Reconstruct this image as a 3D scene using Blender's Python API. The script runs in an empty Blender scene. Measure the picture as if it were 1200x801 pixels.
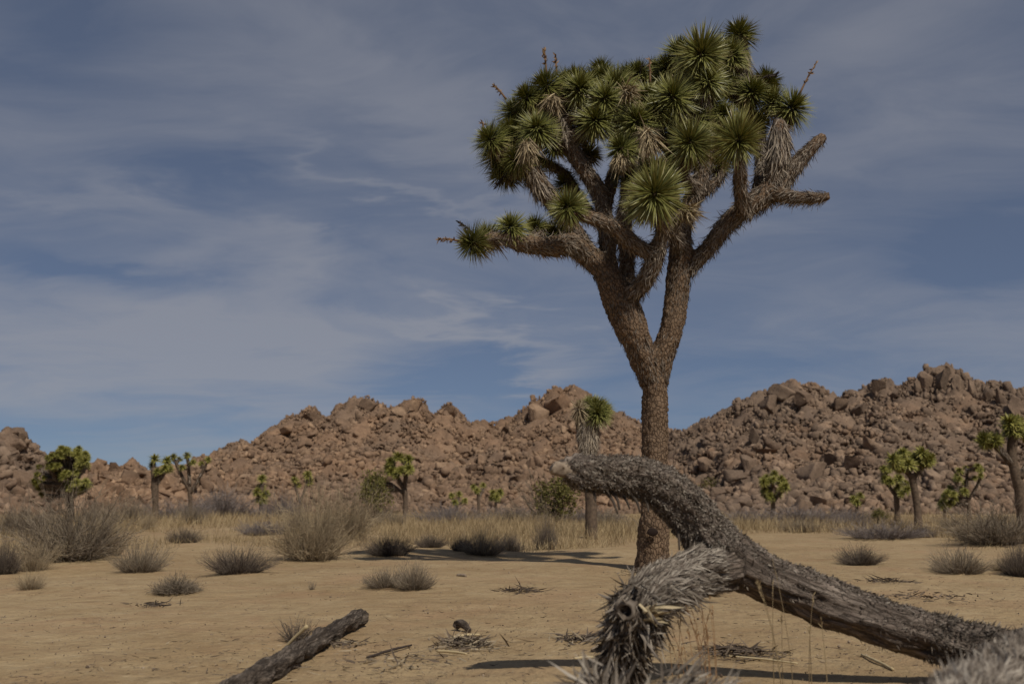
import bpy, math, random
import numpy as np
from mathutils import Vector, Matrix

R = np.random.RandomState(7)
random.seed(7)
scene = bpy.context.scene
col = scene.collection
rad = math.radians

# ------------------------------------------------------------------ camera
CAM_H = 0.8
PITCH = math.atan((590 - 400.5) / 1167.0)
cam = bpy.data.cameras.new('camera')
cam.sensor_width = 36.0
cam.lens = 35.0
cam.clip_end = 9000
cam.clip_start = 0.05
cam.dof.use_dof = True
cam.dof.focus_distance = 8.5
cam.dof.aperture_fstop = 2.5
camo = bpy.data.objects.new('camera', cam)
col.objects.link(camo)
camo.location = (0, 0, CAM_H)
camo.rotation_euler = (math.pi / 2 + PITCH, 0, 0)
scene.camera = camo

# ------------------------------------------------------------------ light
SUN_EL = rad(50)
SHADOW = Vector((-0.5, 0.866, 0)).normalized()          # where shadows fall on the ground
to_sun = Vector((-SHADOW.x * math.cos(SUN_EL), -SHADOW.y * math.cos(SUN_EL), math.sin(SUN_EL)))
sl = bpy.data.lights.new('sun', 'SUN')
sl.energy = 4.4
sl.angle = rad(0.8)
sl.color = (1.0, 0.93, 0.82)
so = bpy.data.objects.new('sun', sl)
col.objects.link(so)
so.rotation_euler = to_sun.to_track_quat('Z', 'Y').to_euler()
so.location = (20, -30, 40)

scene.view_settings.view_transform = 'Standard'
scene.view_settings.look = 'None'
scene.view_settings.gamma = 1.0
scene.view_settings.use_curve_mapping = False
scene.view_settings.exposure = -0.45
scene.cycles.use_denoising = True
scene.cycles.max_bounces = 5
scene.cycles.diffuse_bounces = 3
scene.cycles.glossy_bounces = 2
scene.cycles.transmission_bounces = 2
scene.cycles.caustics_reflective = False
scene.cycles.caustics_refractive = False


class NT:
    """tiny helper to wire nodes"""
    def __init__(s, nt):
        s.nt = nt
        nt.nodes.clear()

    def n(s, t, ins=None, **kw):
        nd = s.nt.nodes.new(t)
        for k, v in kw.items():
            setattr(nd, k, v)
        for k, v in (ins or {}).items():
            sock = nd.inputs[k]
            if isinstance(v, bpy.types.NodeSocket):
                s.nt.links.new(v, sock)
            else:
                sock.default_value = v
        return nd

    def m(s, op, a, b=0.0, c=0.0):
        return s.n('ShaderNodeMath', {0: a, 1: b, 2: c}, operation=op).outputs[0]

    def vm(s, op, a, b=(0, 0, 0)):
        return s.n('ShaderNodeVectorMath', {0: a, 1: b}, operation=op).outputs[0]

    def noise(s, vec, scale, detail=4, rough=0.55, dist=0.0):
        return s.n('ShaderNodeTexNoise', {'Vector': vec, 'Scale': scale, 'Detail': detail, 'Roughness': rough, 'Distortion': dist}).outputs[0]

    def ramp(s, fac, stops):
        nd = s.n('ShaderNodeValToRGB', {0: fac})
        el = nd.color_ramp.elements
        while len(el) < len(stops):
            el.new(0.5)
        for e, (p, c) in zip(el, stops):
            e.position = p
            e.color = (c, c, c, 1) if isinstance(c, (int, float)) else (*c, 1)
        return nd.outputs[0]

    def mix(s, fac, a, b, mode='MIX'):
        nd = s.n('ShaderNodeMix', data_type='RGBA', blend_type=mode)
        for k, v in ((0, fac), (6, a), (7, b)):
            if isinstance(v, bpy.types.NodeSocket):
                s.nt.links.new(v, nd.inputs[k])
            else:
                nd.inputs[k].default_value = v if k == 0 else (*v, 1)
        return nd.outputs[2]


# sky: Nishita with thin high cloud
world = bpy.data.worlds.new('World')
scene.world = world
world.use_nodes = True
w = NT(world.node_tree)
sky = w.n('ShaderNodeTexSky', sky_type='NISHITA', sun_disc=False, sun_elevation=SUN_EL,
          sun_rotation=math.atan2(to_sun.x, to_sun.y), altitude=1600, air_density=0.75, dust_density=0.0, ozone_density=3.0)
tc = w.n('ShaderNodeTexCoord').outputs['Generated']
xyz = w.n('ShaderNodeSeparateXYZ', {0: tc})
X, Y, Z = xyz.outputs
az = w.m('ARCTAN2', X, Y)
el = w.m('ARCSINE', Z)
zz = w.m('ADD', w.m('MAXIMUM', Z, 0.0), 0.16)
pl = w.n('ShaderNodeCombineXYZ', {0: w.m('DIVIDE', X, zz), 1: w.m('DIVIDE', Y, zz), 2: 0.0}).outputs[0]
st = w.vm('ADD', w.vm('MULTIPLY', pl, (0.7, 1.15, 1.0)), w.vm('MULTIPLY', w.n('ShaderNodeTexNoise', {'Vector': pl, 'Scale': 0.7, 'Detail': 3.0}).outputs[1], (0.9, 0.9, 0)))
n1 = w.noise(st, 0.9, 6, 0.55, 0.6)
n2 = w.noise(w.vm('ADD', st, (7.3, 2.1, 4)), 2.6, 7, 0.62, 1.2)
base = w.m('ADD', w.m('ADD', w.m('MULTIPLY', n1, 0.8), w.m('MULTIPLY', n2, 0.42)), -0.055)
warp = w.m('MULTIPLY', w.m('SUBTRACT', w.noise(st, 2.2, 5, 0.6), 0.5), 0.16)
azw = w.m('ADD', az, w.m('MULTIPLY', warp, 2.0))
elw = w.m('ADD', el, warp)


def bank(px, py, sx, sy, amp, tilt=0.0):
    a0, e0 = (px - 600) / 1167, (590 - py) / 1167
    da = w.m('SUBTRACT', azw, a0)
    de = w.m('SUBTRACT', w.m('SUBTRACT', elw, e0), w.m('MULTIPLY', da, tilt))
    q = w.m('ADD', w.m('POWER', w.m('ABSOLUTE', w.m('DIVIDE', da, sx / 1167)), 2.0),
            w.m('POWER', w.m('ABSOLUTE', w.m('DIVIDE', de, sy / 1167)), 2.0))
    return w.m('MULTIPLY', w.m('POWER', 2.718, w.m('MULTIPLY', q, -1.0)), amp)


cover = base
for b in ((120, 420, 330, 52, 0.40, 0.0), (380, 415, 130, 80, 0.24, 0.0), (345, 300, 45, 60, 0.20, 0.0), (250, 295, 90, 16, 0.16, 0.35), (570, 388, 130, 16, 0.34, -0.22),
          (640, 440, 42, 13, 0.40, 0.15), (120, 262, 110, 14, 0.16, 0.05), (470, 230, 150, 10, 0.18, -0.28), (420, 110, 260, 40, 0.16, -0.35), (620, 170, 120, 50, 0.12, -0.4),
          (520, 440, 120, 32, -0.42, -0.05), (1165, 315, 110, 50, -0.34, 0.1), (50, 100, 110, 60, -0.24, 0.0), (120, 335, 150, 20, -0.22, 0.0), (300, 240, 200, 26, -0.18, -0.1),
          (1050, 80, 240, 40, 0.18, 0.30), (1000, 200, 160, 30, 0.10, 0.3), (620, 500, 130, 26, -0.22, 0), (830, 450, 90, 50, -0.18, 0), (60, 540, 200, 40, -0.20, 0)):
    cover = w.m('ADD', cover, bank(*b))
mask = w.ramp(cover, [(0.34, 0.12), (0.50, 0.32), (0.64, 0.56), (0.94, 0.97)])
desat = w.n('ShaderNodeHueSaturation', {'Saturation': 0.82, 'Value': 1.0, 'Color': sky.outputs[0]}).outputs[0]
blue = w.mix(0.55, w.mix(1.0, desat, (0.62, 0.70, 0.78), 'MULTIPLY'), (0.80, 1.12, 1.85))
cloudc = w.mix(0.12, (3.0, 3.07, 3.45), sky.outputs[0])
skyc = w.mix(mask, blue, cloudc)
bg = w.n('ShaderNodeBackground', {0: skyc, 1: 0.115})
w.n('ShaderNodeOutputWorld', {0: bg.outputs[0]})

# ------------------------------------------------------------------ noise in numpy


def _h(ix, iy, iz, k):
    v = (ix.astype(np.int64) * 374761393 + iy.astype(np.int64) * 668265263 + iz.astype(np.int64) * 2147483647 + k * 974711) & 0xFFFFFFFF
    v = ((v ^ (v >> 13)) * 1274126177) & 0xFFFFFFFF
    v = ((v ^ (v >> 16)) * 2246822519) & 0xFFFFFFFF
    return ((v ^ (v >> 15)) & 0xFFFFFF) / float(0xFFFFFF)


def vnoise(p, k=0):
    p = np.asarray(p, float)
    i = np.floor(p)
    f = p - i
    f = f * f * (3 - 2 * f)
    o = 0
    for dx in (0, 1):
        for dy in (0, 1):
            for dz in (0, 1):
                wgt = (f[:, 0] if dx else 1 - f[:, 0]) * (f[:, 1] if dy else 1 - f[:, 1]) * (f[:, 2] if dz else 1 - f[:, 2])
                o = o + wgt * _h(i[:, 0] + dx, i[:, 1] + dy, i[:, 2] + dz, k)
    return o * 2 - 1


def fbm(p, octv=4, k=0, gain=0.5):
    o, a = 0, 1.0
    p = np.asarray(p, float)
    for j in range(octv):
        o = o + a * vnoise(p * (2.03 ** j) + 17.7 * j, k + j)
        a *= gain
    return o


def worley(p, k=0):
    i = np.floor(p)
    f1 = np.full(len(p), 9.0)
    f2 = np.full(len(p), 9.0)
    for dx in (-1, 0, 1):
        for dy in (-1, 0, 1):
            for dz in (-1, 0, 1):
                c = i + (dx, dy, dz)
                q = np.stack([c[:, a] + _h(c[:, 0], c[:, 1], c[:, 2], k + a) for a in range(3)], 1)
                d = np.linalg.norm(q - p, axis=1)
                f2 = np.minimum(f2, np.maximum(f1, d))
                f1 = np.minimum(f1, d)
    return f1, f2


# ------------------------------------------------------------------ pixel of the 1200x801 photograph -> a place on the ground / at a depth
CP, SP = math.cos(PITCH), math.sin(PITCH)


def ray(px, py):
    u, v = (px - 600) / 1167.0, (400.5 - py) / 1167.0
    return Vector((u, CP - v * SP, SP + v * CP))


def PX(px, py, d):
    r = ray(px, py)
    r = r * (d / r.y)
    return Vector((r.x, r.y, r.z + CAM_H))


def flat_hit(px, py):
    r = ray(px, py)
    return r.x * (-CAM_H / r.z), r.y * (-CAM_H / r.z)


MOUNDS = []                                                # (x, y, radius, height) of sand gathered under shrubs


def ground_z(x, y):
    x = np.atleast_1d(np.asarray(x, float))
    y = np.atleast_1d(np.asarray(y, float))
    dd = np.hypot(x, y)
    p = np.stack([x, y, np.zeros_like(x)], 1)
    far = np.clip((dd - 5) / 14, 0, 1)
    far = far * far * (3 - 2 * far)
    z = 0.055 * far * fbm(p * 0.13, 3, 3) + (0.020 + 0.030 * far) * fbm(p * 0.5, 3, 9)
    for mx, my, mr, mh in MOUNDS:
        z = z + mh * np.exp(-((x - mx) ** 2 + (y - my) ** 2) / (mr * mr))
    return z


def gz(x, y):
    return float(ground_z(x, y)[0])


def G(px, py):
    x, y = flat_hit(px, py)
    for _ in range(4):
        z = gz(x, y)
        r = ray(px, py)
        t = (z - CAM_H) / r.z
        x, y = 0.5 * (x + r.x * t), 0.5 * (y + r.y * t)
    return Vector((x, y, gz(x, y)))


# ------------------------------------------------------------------ mesh helpers
def mesh_np(name, V, F, tint=None, smooth=False, attrs=None):
    """V (n,3), F list of equal-size index arrays"""
    me = bpy.data.meshes.new(name)
    V = np.asarray(V, np.float32)
    if isinstance(F, np.ndarray):
        F = [F]
    loops = np.concatenate([f.ravel() for f in F]).astype(np.int32)
    sizes = np.concatenate([np.full(len(f), f.shape[1]) for f in F]).astype(np.int32)
    starts = np.concatenate([[0], np.cumsum(sizes)[:-1]]).astype(np.int32)
    me.vertices.add(len(V))
    me.vertices.foreach_set('co', V.ravel())
    me.loops.add(len(loops))
    me.loops.foreach_set('vertex_index', loops)
    me.polygons.add(len(sizes))
    me.polygons.foreach_set('loop_start', starts)
    me.polygons.foreach_set('loop_total', sizes)
    if smooth:
        me.polygons.foreach_set('use_smooth', np.ones(len(sizes), bool))
    me.update(calc_edges=True)
    if tint is not None:
        a = me.attributes.new('tint', 'FLOAT', 'POINT')
        a.data.foreach_set('value', np.asarray(tint, np.float32))
    for k, v in (attrs or {}).items():
        a = me.attributes.new(k, 'FLOAT_VECTOR', 'POINT')
        a.data.foreach_set('vector', np.asarray(v, np.float32).ravel())
    return me


def obj(name, me, mat=None, parent=None, loc=None, label=None, cat=None, group=None, kind=None):
    o = bpy.data.objects.new(name, me)
    col.objects.link(o)
    if me is not None and mat is not None and not me.materials:
        me.materials.append(mat)
    if loc is not None:
        o.location = loc
    if parent is not None:
        o.parent = parent
    if label:
        o['label'] = label
    if cat:
        o['category'] = cat
    if group:
        o['group'] = group
    if kind:
        o['kind'] = kind
    return o


class Acc:
    """collects pieces of one mesh"""
    def __init__(s):
        s.V, s.F, s.T, s.n = [], {}, [], 0

    def add(s, V, Fs, t=0.5):
        V = np.asarray(V, float)
        s.V.append(V)
        for f in ([Fs] if isinstance(Fs, np.ndarray) else Fs):
            s.F.setdefault(f.shape[1], []).append(f + s.n)
        s.T.append(np.full(len(V), t) if np.isscalar(t) else np.asarray(t))
        s.n += len(V)

    def mesh(s, name, smooth=False, offset=None):
        V = np.concatenate(s.V)
        if offset is not None:
            V = V - np.array(offset)
        return mesh_np(name, V, [np.concatenate(f) for f in s.F.values()], np.concatenate(s.T), smooth)


def nrm(a):
    return a / np.maximum(np.linalg.norm(a, axis=-1, keepdims=True), 1e-9)


def catmull(P, per):
    P = np.asarray(P, float)
    Q = np.vstack([2 * P[0] - P[1], P, 2 * P[-1] - P[-2]])
    out = []
    for i in range(len(P) - 1):
        a, b, c, d = Q[i], Q[i + 1], Q[i + 2], Q[i + 3]
        for t in np.linspace(0, 1, per, endpoint=False):
            out.append(0.5 * (2 * b + (c - a) * t + (2 * a - 5 * b + 4 * c - d) * t * t + (3 * b - a - 3 * c + d) * t ** 3))
    out.append(P[-1])
    return np.array(out)


def frames(P):
    T = nrm(np.gradient(P, axis=0))
    up = np.array([0.31, 0.2, 0.93]) if abs(T[0] @ np.array([0.31, 0.2, 0.93])) < 0.9 else np.array([1.0, 0.1, 0])
    N = np.zeros_like(T)
    n = up - T[0] * (up @ T[0])
    n /= np.linalg.norm(n)
    for i in range(len(P)):
        n = n - T[i] * (n @ T[i])
        n /= np.linalg.norm(n)
        N[i] = n
    return T, N, np.cross(T, N)


def tube(P, r, seg=8, cap=True):
    P = np.asarray(P, float)
    r = np.asarray(r, float)
    T, N, B = frames(P)
    a = np.linspace(0, 2 * math.pi, seg, endpoint=False)
    V = P[:, None] + r[:, None, None] * (np.cos(a)[None, :, None] * N[:, None] + np.sin(a)[None, :, None] * B[:, None])
    n = len(P)
    i = np.arange(n - 1)[:, None] * seg
    j = np.arange(seg)[None]
    k = (j + 1) % seg
    F = np.stack([i + j, i + k, i + seg + k, i + seg + j], -1).reshape(-1, 4)
    V = V.reshape(-1, 3)
    Fs = [F]
    if cap:
        V = np.vstack([V, P[0], P[-1]])
        c0, c1 = n * seg, n * seg + 1
        jj = np.arange(seg)
        kk = (jj + 1) % seg
        Fs.append(np.vstack([np.stack([kk, jj, np.full(seg, c0)], 1), np.stack([(n - 1) * seg + jj, (n - 1) * seg + kk, np.full(seg, c1)], 1)]))
    return V, Fs


def blades(base, d, length, width, side=None, bend=None, keel=0.0, lite=False):
    """many dagger leaves at once: base (n,3), d (n,3) unit, returns V,F(quads+tris)"""
    n = len(base)
    length = np.broadcast_to(np.asarray(length, float), (n,))[:, None]
    width = np.broadcast_to(np.asarray(width, float), (n,))[:, None]
    if side is None:
        side = nrm(np.cross(d, R.normal(size=(n, 3))))
    bend = np.zeros((n, 3)) if bend is None else bend
    nn = np.cross(side, d)
    p0, p1, p2 = base, base + d * length * 0.45 + bend * length * 0.2, base + d * length + bend * length
    if lite:                                               # 3 triangles, 5 vertices each
        V = np.stack([p0 - side * width * 0.35, p0 + side * width * 0.35, p1 + side * width * 0.5, p1 - side * width * 0.5, p2], 1).reshape(-1, 3)
        o = (np.arange(n) * 5)[:, None]
        return V, np.concatenate([o + np.array([[0, 1, 2]]), o + np.array([[0, 2, 3]]), o + np.array([[3, 2, 4]])])
    V = np.stack([p0 - side * width * 0.35, p0 + side * width * 0.35, p1 - side * width * 0.5, p1 + nn * width * keel, p1 + side * width * 0.5, p2], 1).reshape(-1, 3)
    o = (np.arange(n) * 6)[:, None]
    F3 = np.concatenate([o + np.array([[0, 1, 3]]), o + np.array([[0, 3, 2]]), o + np.array([[1, 4, 3]]), o + np.array([[2, 3, 5]]), o + np.array([[3, 4, 5]])])
    return V, F3


# ------------------------------------------------------------------ materials
def material(name):
    m = bpy.data.materials.new(name)
    m.use_nodes = True
    return m, NT(m.node_tree)


def finish(nt, color, rough=0.9, bump=None, strength=0.4, dist=0.01, spec=0.2, extra=None):
    ins = {'Base Color': color, 'Roughness': rough, 'Specular IOR Level': spec}
    if bump is not None:
        ins['Normal'] = nt.n('ShaderNodeBump', {'Height': bump, 'Strength': strength, 'Distance': dist}).outputs[0]
    ins.update(extra or {})
    p = nt.n('ShaderNodeBsdfPrincipled', ins)
    nt.n('ShaderNodeOutputMaterial', {0: p.outputs[0]})
    return p


def mat_tint(name, stops, rough=0.85, spec=0.2, noise=0.0, nscale=30, stretch=None):
    """colour from the per-piece tint attribute"""
    m, t = material(name)
    f = t.n('ShaderNodeAttribute', attribute_name='tint').outputs['Fac']
    if noise:
        c = t.n('ShaderNodeTexCoord').outputs['Object']
        f = t.m('ADD', f, t.m('MULTIPLY', t.m('SUBTRACT', t.noise(c, nscale, 4), 0.5), noise))
    finish(t, t.ramp(f, stops), rough, spec=spec)
    return m


def mat_sand():
    m, t = material('sand')
    c = t.n('ShaderNodeTexCoord').outputs['Object']
    big = t.noise(c, 0.35, 4, 0.6)
    mid = t.noise(c, 2.3, 5, 0.65, 0.4)
    fine = t.noise(c, 55, 3, 0.7)
    grit = t.noise(c, 260, 2, 0.6)
    a = t.ramp(t.m('ADD', t.m('MULTIPLY', big, 0.6), t.m('MULTIPLY', mid, 0.4)),
               [(0.36, (0.275, 0.188, 0.098)), (0.5, (0.345, 0.25, 0.138)), (0.64, (0.40, 0.298, 0.172))])
    a = t.mix(t.ramp(fine, [(0.28, 0.75), (0.46, 0.0)]), a, (0.19, 0.125, 0.08))
    a = t.mix(t.ramp(grit, [(0.62, 0.0), (0.74, 0.55)]), a, (0.52, 0.41, 0.30))
    # scattered litter stains: darker crumbs of plant debris
    mot = t.noise(t.vm('ADD', c, (3, 8, 1)), 5.5, 6, 0.72, 0.7)
    a = t.mix(t.ramp(mot, [(0.50, 0.0), (0.66, 0.6)]), a, (0.235, 0.155, 0.088))
    a = t.mix(t.ramp(mot, [(0.32, 0.45), (0.44, 0.0)]), a, (0.44, 0.345, 0.22))
    red = t.noise(c, 0.9, 4, 0.6, 0.5)
    a = t.mix(t.ramp(red, [(0.5, 0.0), (0.68, 0.45)]), a, (0.33, 0.205, 0.118))
    deb = t.ramp(t.noise(t.vm('MULTIPLY', c, (1, 1.0, 1)), 9, 6, 0.75, 0.8), [(0.56, 0.0), (0.68, 0.55)])
    patch = t.ramp(t.noise(c, 0.8, 3, 0.6), [(0.46, 0.0), (0.62, 1.0)])
    a = t.mix(t.m('MULTIPLY', deb, patch), a, (0.15, 0.105, 0.075))
    hgt = t.m('ADD', t.m('ADD', t.m('MULTIPLY', t.noise(c, 3.2, 6, 0.6), 1.0), t.m('MULTIPLY', t.noise(c, 16, 4, 0.65), 0.35)), t.m('MULTIPLY', fine, 0.12))
    finish(t, a, 0.95, hgt, 1.0, 0.06, 0.1)
    return m


def mat_rock(name, attr, warm, scale=1.0):
    m, t = material(name)
    c = t.n('ShaderNodeTexCoord').outputs['Object']
    if attr:
        f = t.n('ShaderNodeAttribute', attribute_name='tint').outputs['Fac']
        pos = c
    else:
        oi = t.n('ShaderNodeObjectInfo')
        f = oi.outputs['Random']
        pos = t.vm('ADD', c, oi.outputs['Location'])
    lo, mi, hi = ((0.125, 0.080, 0.052), (0.265, 0.167, 0.105), (0.41, 0.275, 0.175)) if warm else ((0.105, 0.074, 0.054), (0.22, 0.147, 0.099), (0.37, 0.262, 0.182))
    a = t.ramp(f, [(0.0, lo), (0.45, mi), (1.0, hi)])
    wp = t.n('ShaderNodeNewGeometry').outputs['Position']
    zone = t.noise(wp, 0.11, 4, 0.6, 0.5)
    a = t.mix(t.ramp(zone, [(0.42, 0.0), (0.62, 0.55)]), a, (0.17, 0.127, 0.095))
    a = t.mix(t.ramp(zone, [(0.36, 0.35), (0.46, 0.0)]), a, (0.31, 0.19, 0.115))
    v = t.noise(pos, 0.9 * scale, 6, 0.68, 0.6)
    a = t.mix(t.ramp(v, [(0.40, 0.0), (0.62, 0.65)]), a, lo)
    a = t.mix(t.ramp(t.noise(pos, 6 * scale, 5, 0.7), [(0.52, 0.0), (0.7, 0.4)]), a, hi)
    hgt = t.m('ADD', t.noise(pos, 2.2 * scale, 8, 0.65), t.m('MULTIPLY', t.noise(pos, 14 * scale, 3, 0.6), 0.25))
    finish(t, a, 0.92, hgt, 0.8, 0.18, 0.15)
    return m


def mat_bark(name, stops, plates=True, fibre=False, grey=None):
    m, t = material(name)
    b = t.n('ShaderNodeAttribute', attribute_name='bark').outputs['Vector']
    if fibre:
        s = t.vm('MULTIPLY', b, (1, 1, 0.10))
        n = t.noise(s, 42, 6, 0.65, 0.5)
        n2 = t.noise(t.vm('MULTIPLY', b, (1, 1, 0.22)), 16, 5, 0.6, 0.8)
        f = t.m('ADD', t.m('MULTIPLY', n, 0.6), t.m('MULTIPLY', n2, 0.4))
        c1 = t.m('ABSOLUTE', t.m('SUBTRACT', t.noise(t.vm('MULTIPLY', b, (1, 1, 0.13)), 24, 4, 0.6, 1.0), 0.5))
        c2 = t.m('ABSOLUTE', t.m('SUBTRACT', t.noise(t.vm('MULTIPLY', t.vm('ADD', b, (2, 5, 1)), (1, 1, 0.2)), 55, 3, 0.6, 0.8), 0.5))
        crack = t.m('MAXIMUM', t.ramp(c1, [(0.008, 1.0), (0.045, 0.0)]), t.m('MULTIPLY', t.ramp(c2, [(0.006, 1.0), (0.04, 0.0)]), 0.6))
        hgt = t.m('SUBTRACT', f, t.m('MULTIPLY', crack, 0.45))
        a = t.mix(t.m('MULTIPLY', crack, 0.75), t.ramp(f, stops), (0.03, 0.022, 0.017))
    else:
        s = t.vm('MULTIPLY', b, (1, 1, 0.62))
        v = t.n('ShaderNodeTexVoronoi', {'Vector': t.vm('ADD', s, t.vm('MULTIPLY', t.n('ShaderNodeTexNoise', {'Vector': b, 'Scale': 20.0, 'Detail': 3.0}).outputs[1], (.03, .03, .03))), 'Scale': 27.0}, feature='DISTANCE_TO_EDGE').outputs[0]
        e = t.ramp(v, [(0.0, 0.0), (0.16, 1.0)])
        n = t.noise(t.vm('MULTIPLY', b, (1, 1, 0.4)), 60, 5, 0.65)
        f = t.m('ADD', t.m('MULTIPLY', e, 0.42), t.m('MULTIPLY', n, 0.58))
        hgt = f
        a = t.ramp(f, stops)
    pat = t.noise(b, 3.0, 4, 0.6)
    a = t.mix(t.ramp(pat, [(0.4, 0.0), (0.66, 0.35)]), a, grey or (0.20, 0.165, 0.135))
    finish(t, a, 0.92, hgt, 0.9, 0.018, 0.12)
    return m


M = {}
M['sand'] = mat_sand()
M['rock_mid'] = mat_rock('granite_warm', True, True, 0.9)
M['rock_mid_o'] = mat_rock('granite_warm_boulder', False, True, 0.9)
M['rock_right'] = mat_rock('granite_brown', True, False, 0.9)
M['rock_right_o'] = mat_rock('granite_brown_boulder', False, False, 0.9)
M['bark'] = mat_bark('scaly_bark', [(0.22, (0.035, 0.022, 0.014)), (0.5, (0.125, 0.082, 0.052)), (0.8, (0.225, 0.155, 0.10))], grey=(0.15, 0.11, 0.08))
M['bark_far'] = mat_tint('far_bark', [(0, (0.045, 0.032, 0.023)), (1, (0.17, 0.122, 0.085))], noise=1.8, nscale=14)
M['logbark'] = mat_bark('weathered_fibrous_bark', [(0.40, (0.06, 0.045, 0.035)), (0.48, (0.15, 0.116, 0.092)), (0.60, (0.31, 0.255, 0.21))], fibre=True, grey=(0.20, 0.165, 0.14))
M['polewood'] = mat_bark('grey_bare_wood', [(0.40, (0.045, 0.035, 0.027)), (0.48, (0.12, 0.095, 0.075)), (0.60, (0.25, 0.205, 0.165))], fibre=True, grey=(0.13, 0.105, 0.085))
M['leaf'] = mat_tint('yucca_leaf', [(0.0, (0.055, 0.062, 0.014)), (0.45, (0.155, 0.160, 0.040)), (0.8, (0.28, 0.265, 0.085)), (0.93, (0.29, 0.255, 0.11)), (1.0, (0.31, 0.24, 0.12))], 0.42, 0.4)
M['leaf_far'] = mat_tint('yucca_leaf_far', [(0.0, (0.09, 0.09, 0.016)), (0.5, (0.215, 0.205, 0.045)), (1.0, (0.34, 0.30, 0.085))], 0.5, 0.3)
M['thatch'] = mat_tint('dead_yucca_leaf', [(0.0, (0.06, 0.046, 0.035)), (0.4, (0.16, 0.13, 0.102)), (0.75, (0.29, 0.245, 0.195)), (1.0, (0.42, 0.345, 0.25))], 0.75)
M['tanleaf'] = mat_tint('straw_yucca_leaf', [(0.0, (0.15, 0.115, 0.075)), (0.5, (0.29, 0.225, 0.135)), (1.0, (0.46, 0.375, 0.23))], 0.65)
M['greyleaf'] = mat_tint('grey_bleached_leaf', [(0.0, (0.038, 0.029, 0.022)), (0.35, (0.13, 0.104, 0.081)), (0.7, (0.25, 0.212, 0.172)), (1.0, (0.45, 0.40, 0.33))], 0.75)
M['stalk'] = mat_tint('dry_flower_stalk', [(0.0, (0.13, 0.07, 0.04)), (1.0, (0.34, 0.23, 0.13))])
M['darktwig'] = mat_tint('dark_twig', [(0.0, (0.02, 0.016, 0.014)), (1.0, (0.06, 0.045, 0.038))])
M['palewood'] = mat_tint('pale_wood', [(0.0, (0.10, 0.075, 0.055)), (0.5, (0.24, 0.185, 0.135)), (1.0, (0.40, 0.33, 0.25))], noise=1.3, nscale=38)
M['stick'] = mat_tint('straw_coloured_stick', [(0.0, (0.34, 0.26, 0.14)), (1.0, (0.52, 0.42, 0.25))])
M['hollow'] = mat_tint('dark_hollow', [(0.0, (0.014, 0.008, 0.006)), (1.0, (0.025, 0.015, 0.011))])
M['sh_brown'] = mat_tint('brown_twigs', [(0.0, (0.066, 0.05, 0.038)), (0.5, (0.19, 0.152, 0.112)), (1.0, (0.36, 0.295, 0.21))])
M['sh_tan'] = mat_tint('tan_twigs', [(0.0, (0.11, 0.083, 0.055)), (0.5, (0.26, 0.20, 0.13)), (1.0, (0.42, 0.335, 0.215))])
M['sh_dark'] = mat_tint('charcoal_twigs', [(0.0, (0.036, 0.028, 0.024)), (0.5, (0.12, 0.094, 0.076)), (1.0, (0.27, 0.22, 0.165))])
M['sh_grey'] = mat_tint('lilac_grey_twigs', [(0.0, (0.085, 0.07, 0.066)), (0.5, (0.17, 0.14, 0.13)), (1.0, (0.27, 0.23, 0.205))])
M['sh_olive'] = mat_tint('olive_foliage', [(0.0, (0.055, 0.052, 0.014)), (0.5, (0.115, 0.105, 0.028)), (1.0, (0.20, 0.17, 0.06))])
M['straw'] = mat_tint('dry_grass', [(0.0, (0.17, 0.125, 0.07)), (0.5, (0.29, 0.215, 0.118)), (1.0, (0.43, 0.335, 0.195))])
M['redgrass'] = mat_tint('rusty_grass', [(0.0, (0.20, 0.10, 0.045)), (1.0, (0.36, 0.22, 0.11))])
M['litter'] = mat_tint('plant_litter', [(0.0, (0.05, 0.037, 0.03)), (0.6, (0.15, 0.115, 0.085)), (1.0, (0.38, 0.31, 0.21))])
M['pebble'] = mat_tint('pebble', [(0.0, (0.10, 0.07, 0.05)), (1.0, (0.38, 0.30, 0.22))])

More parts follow.
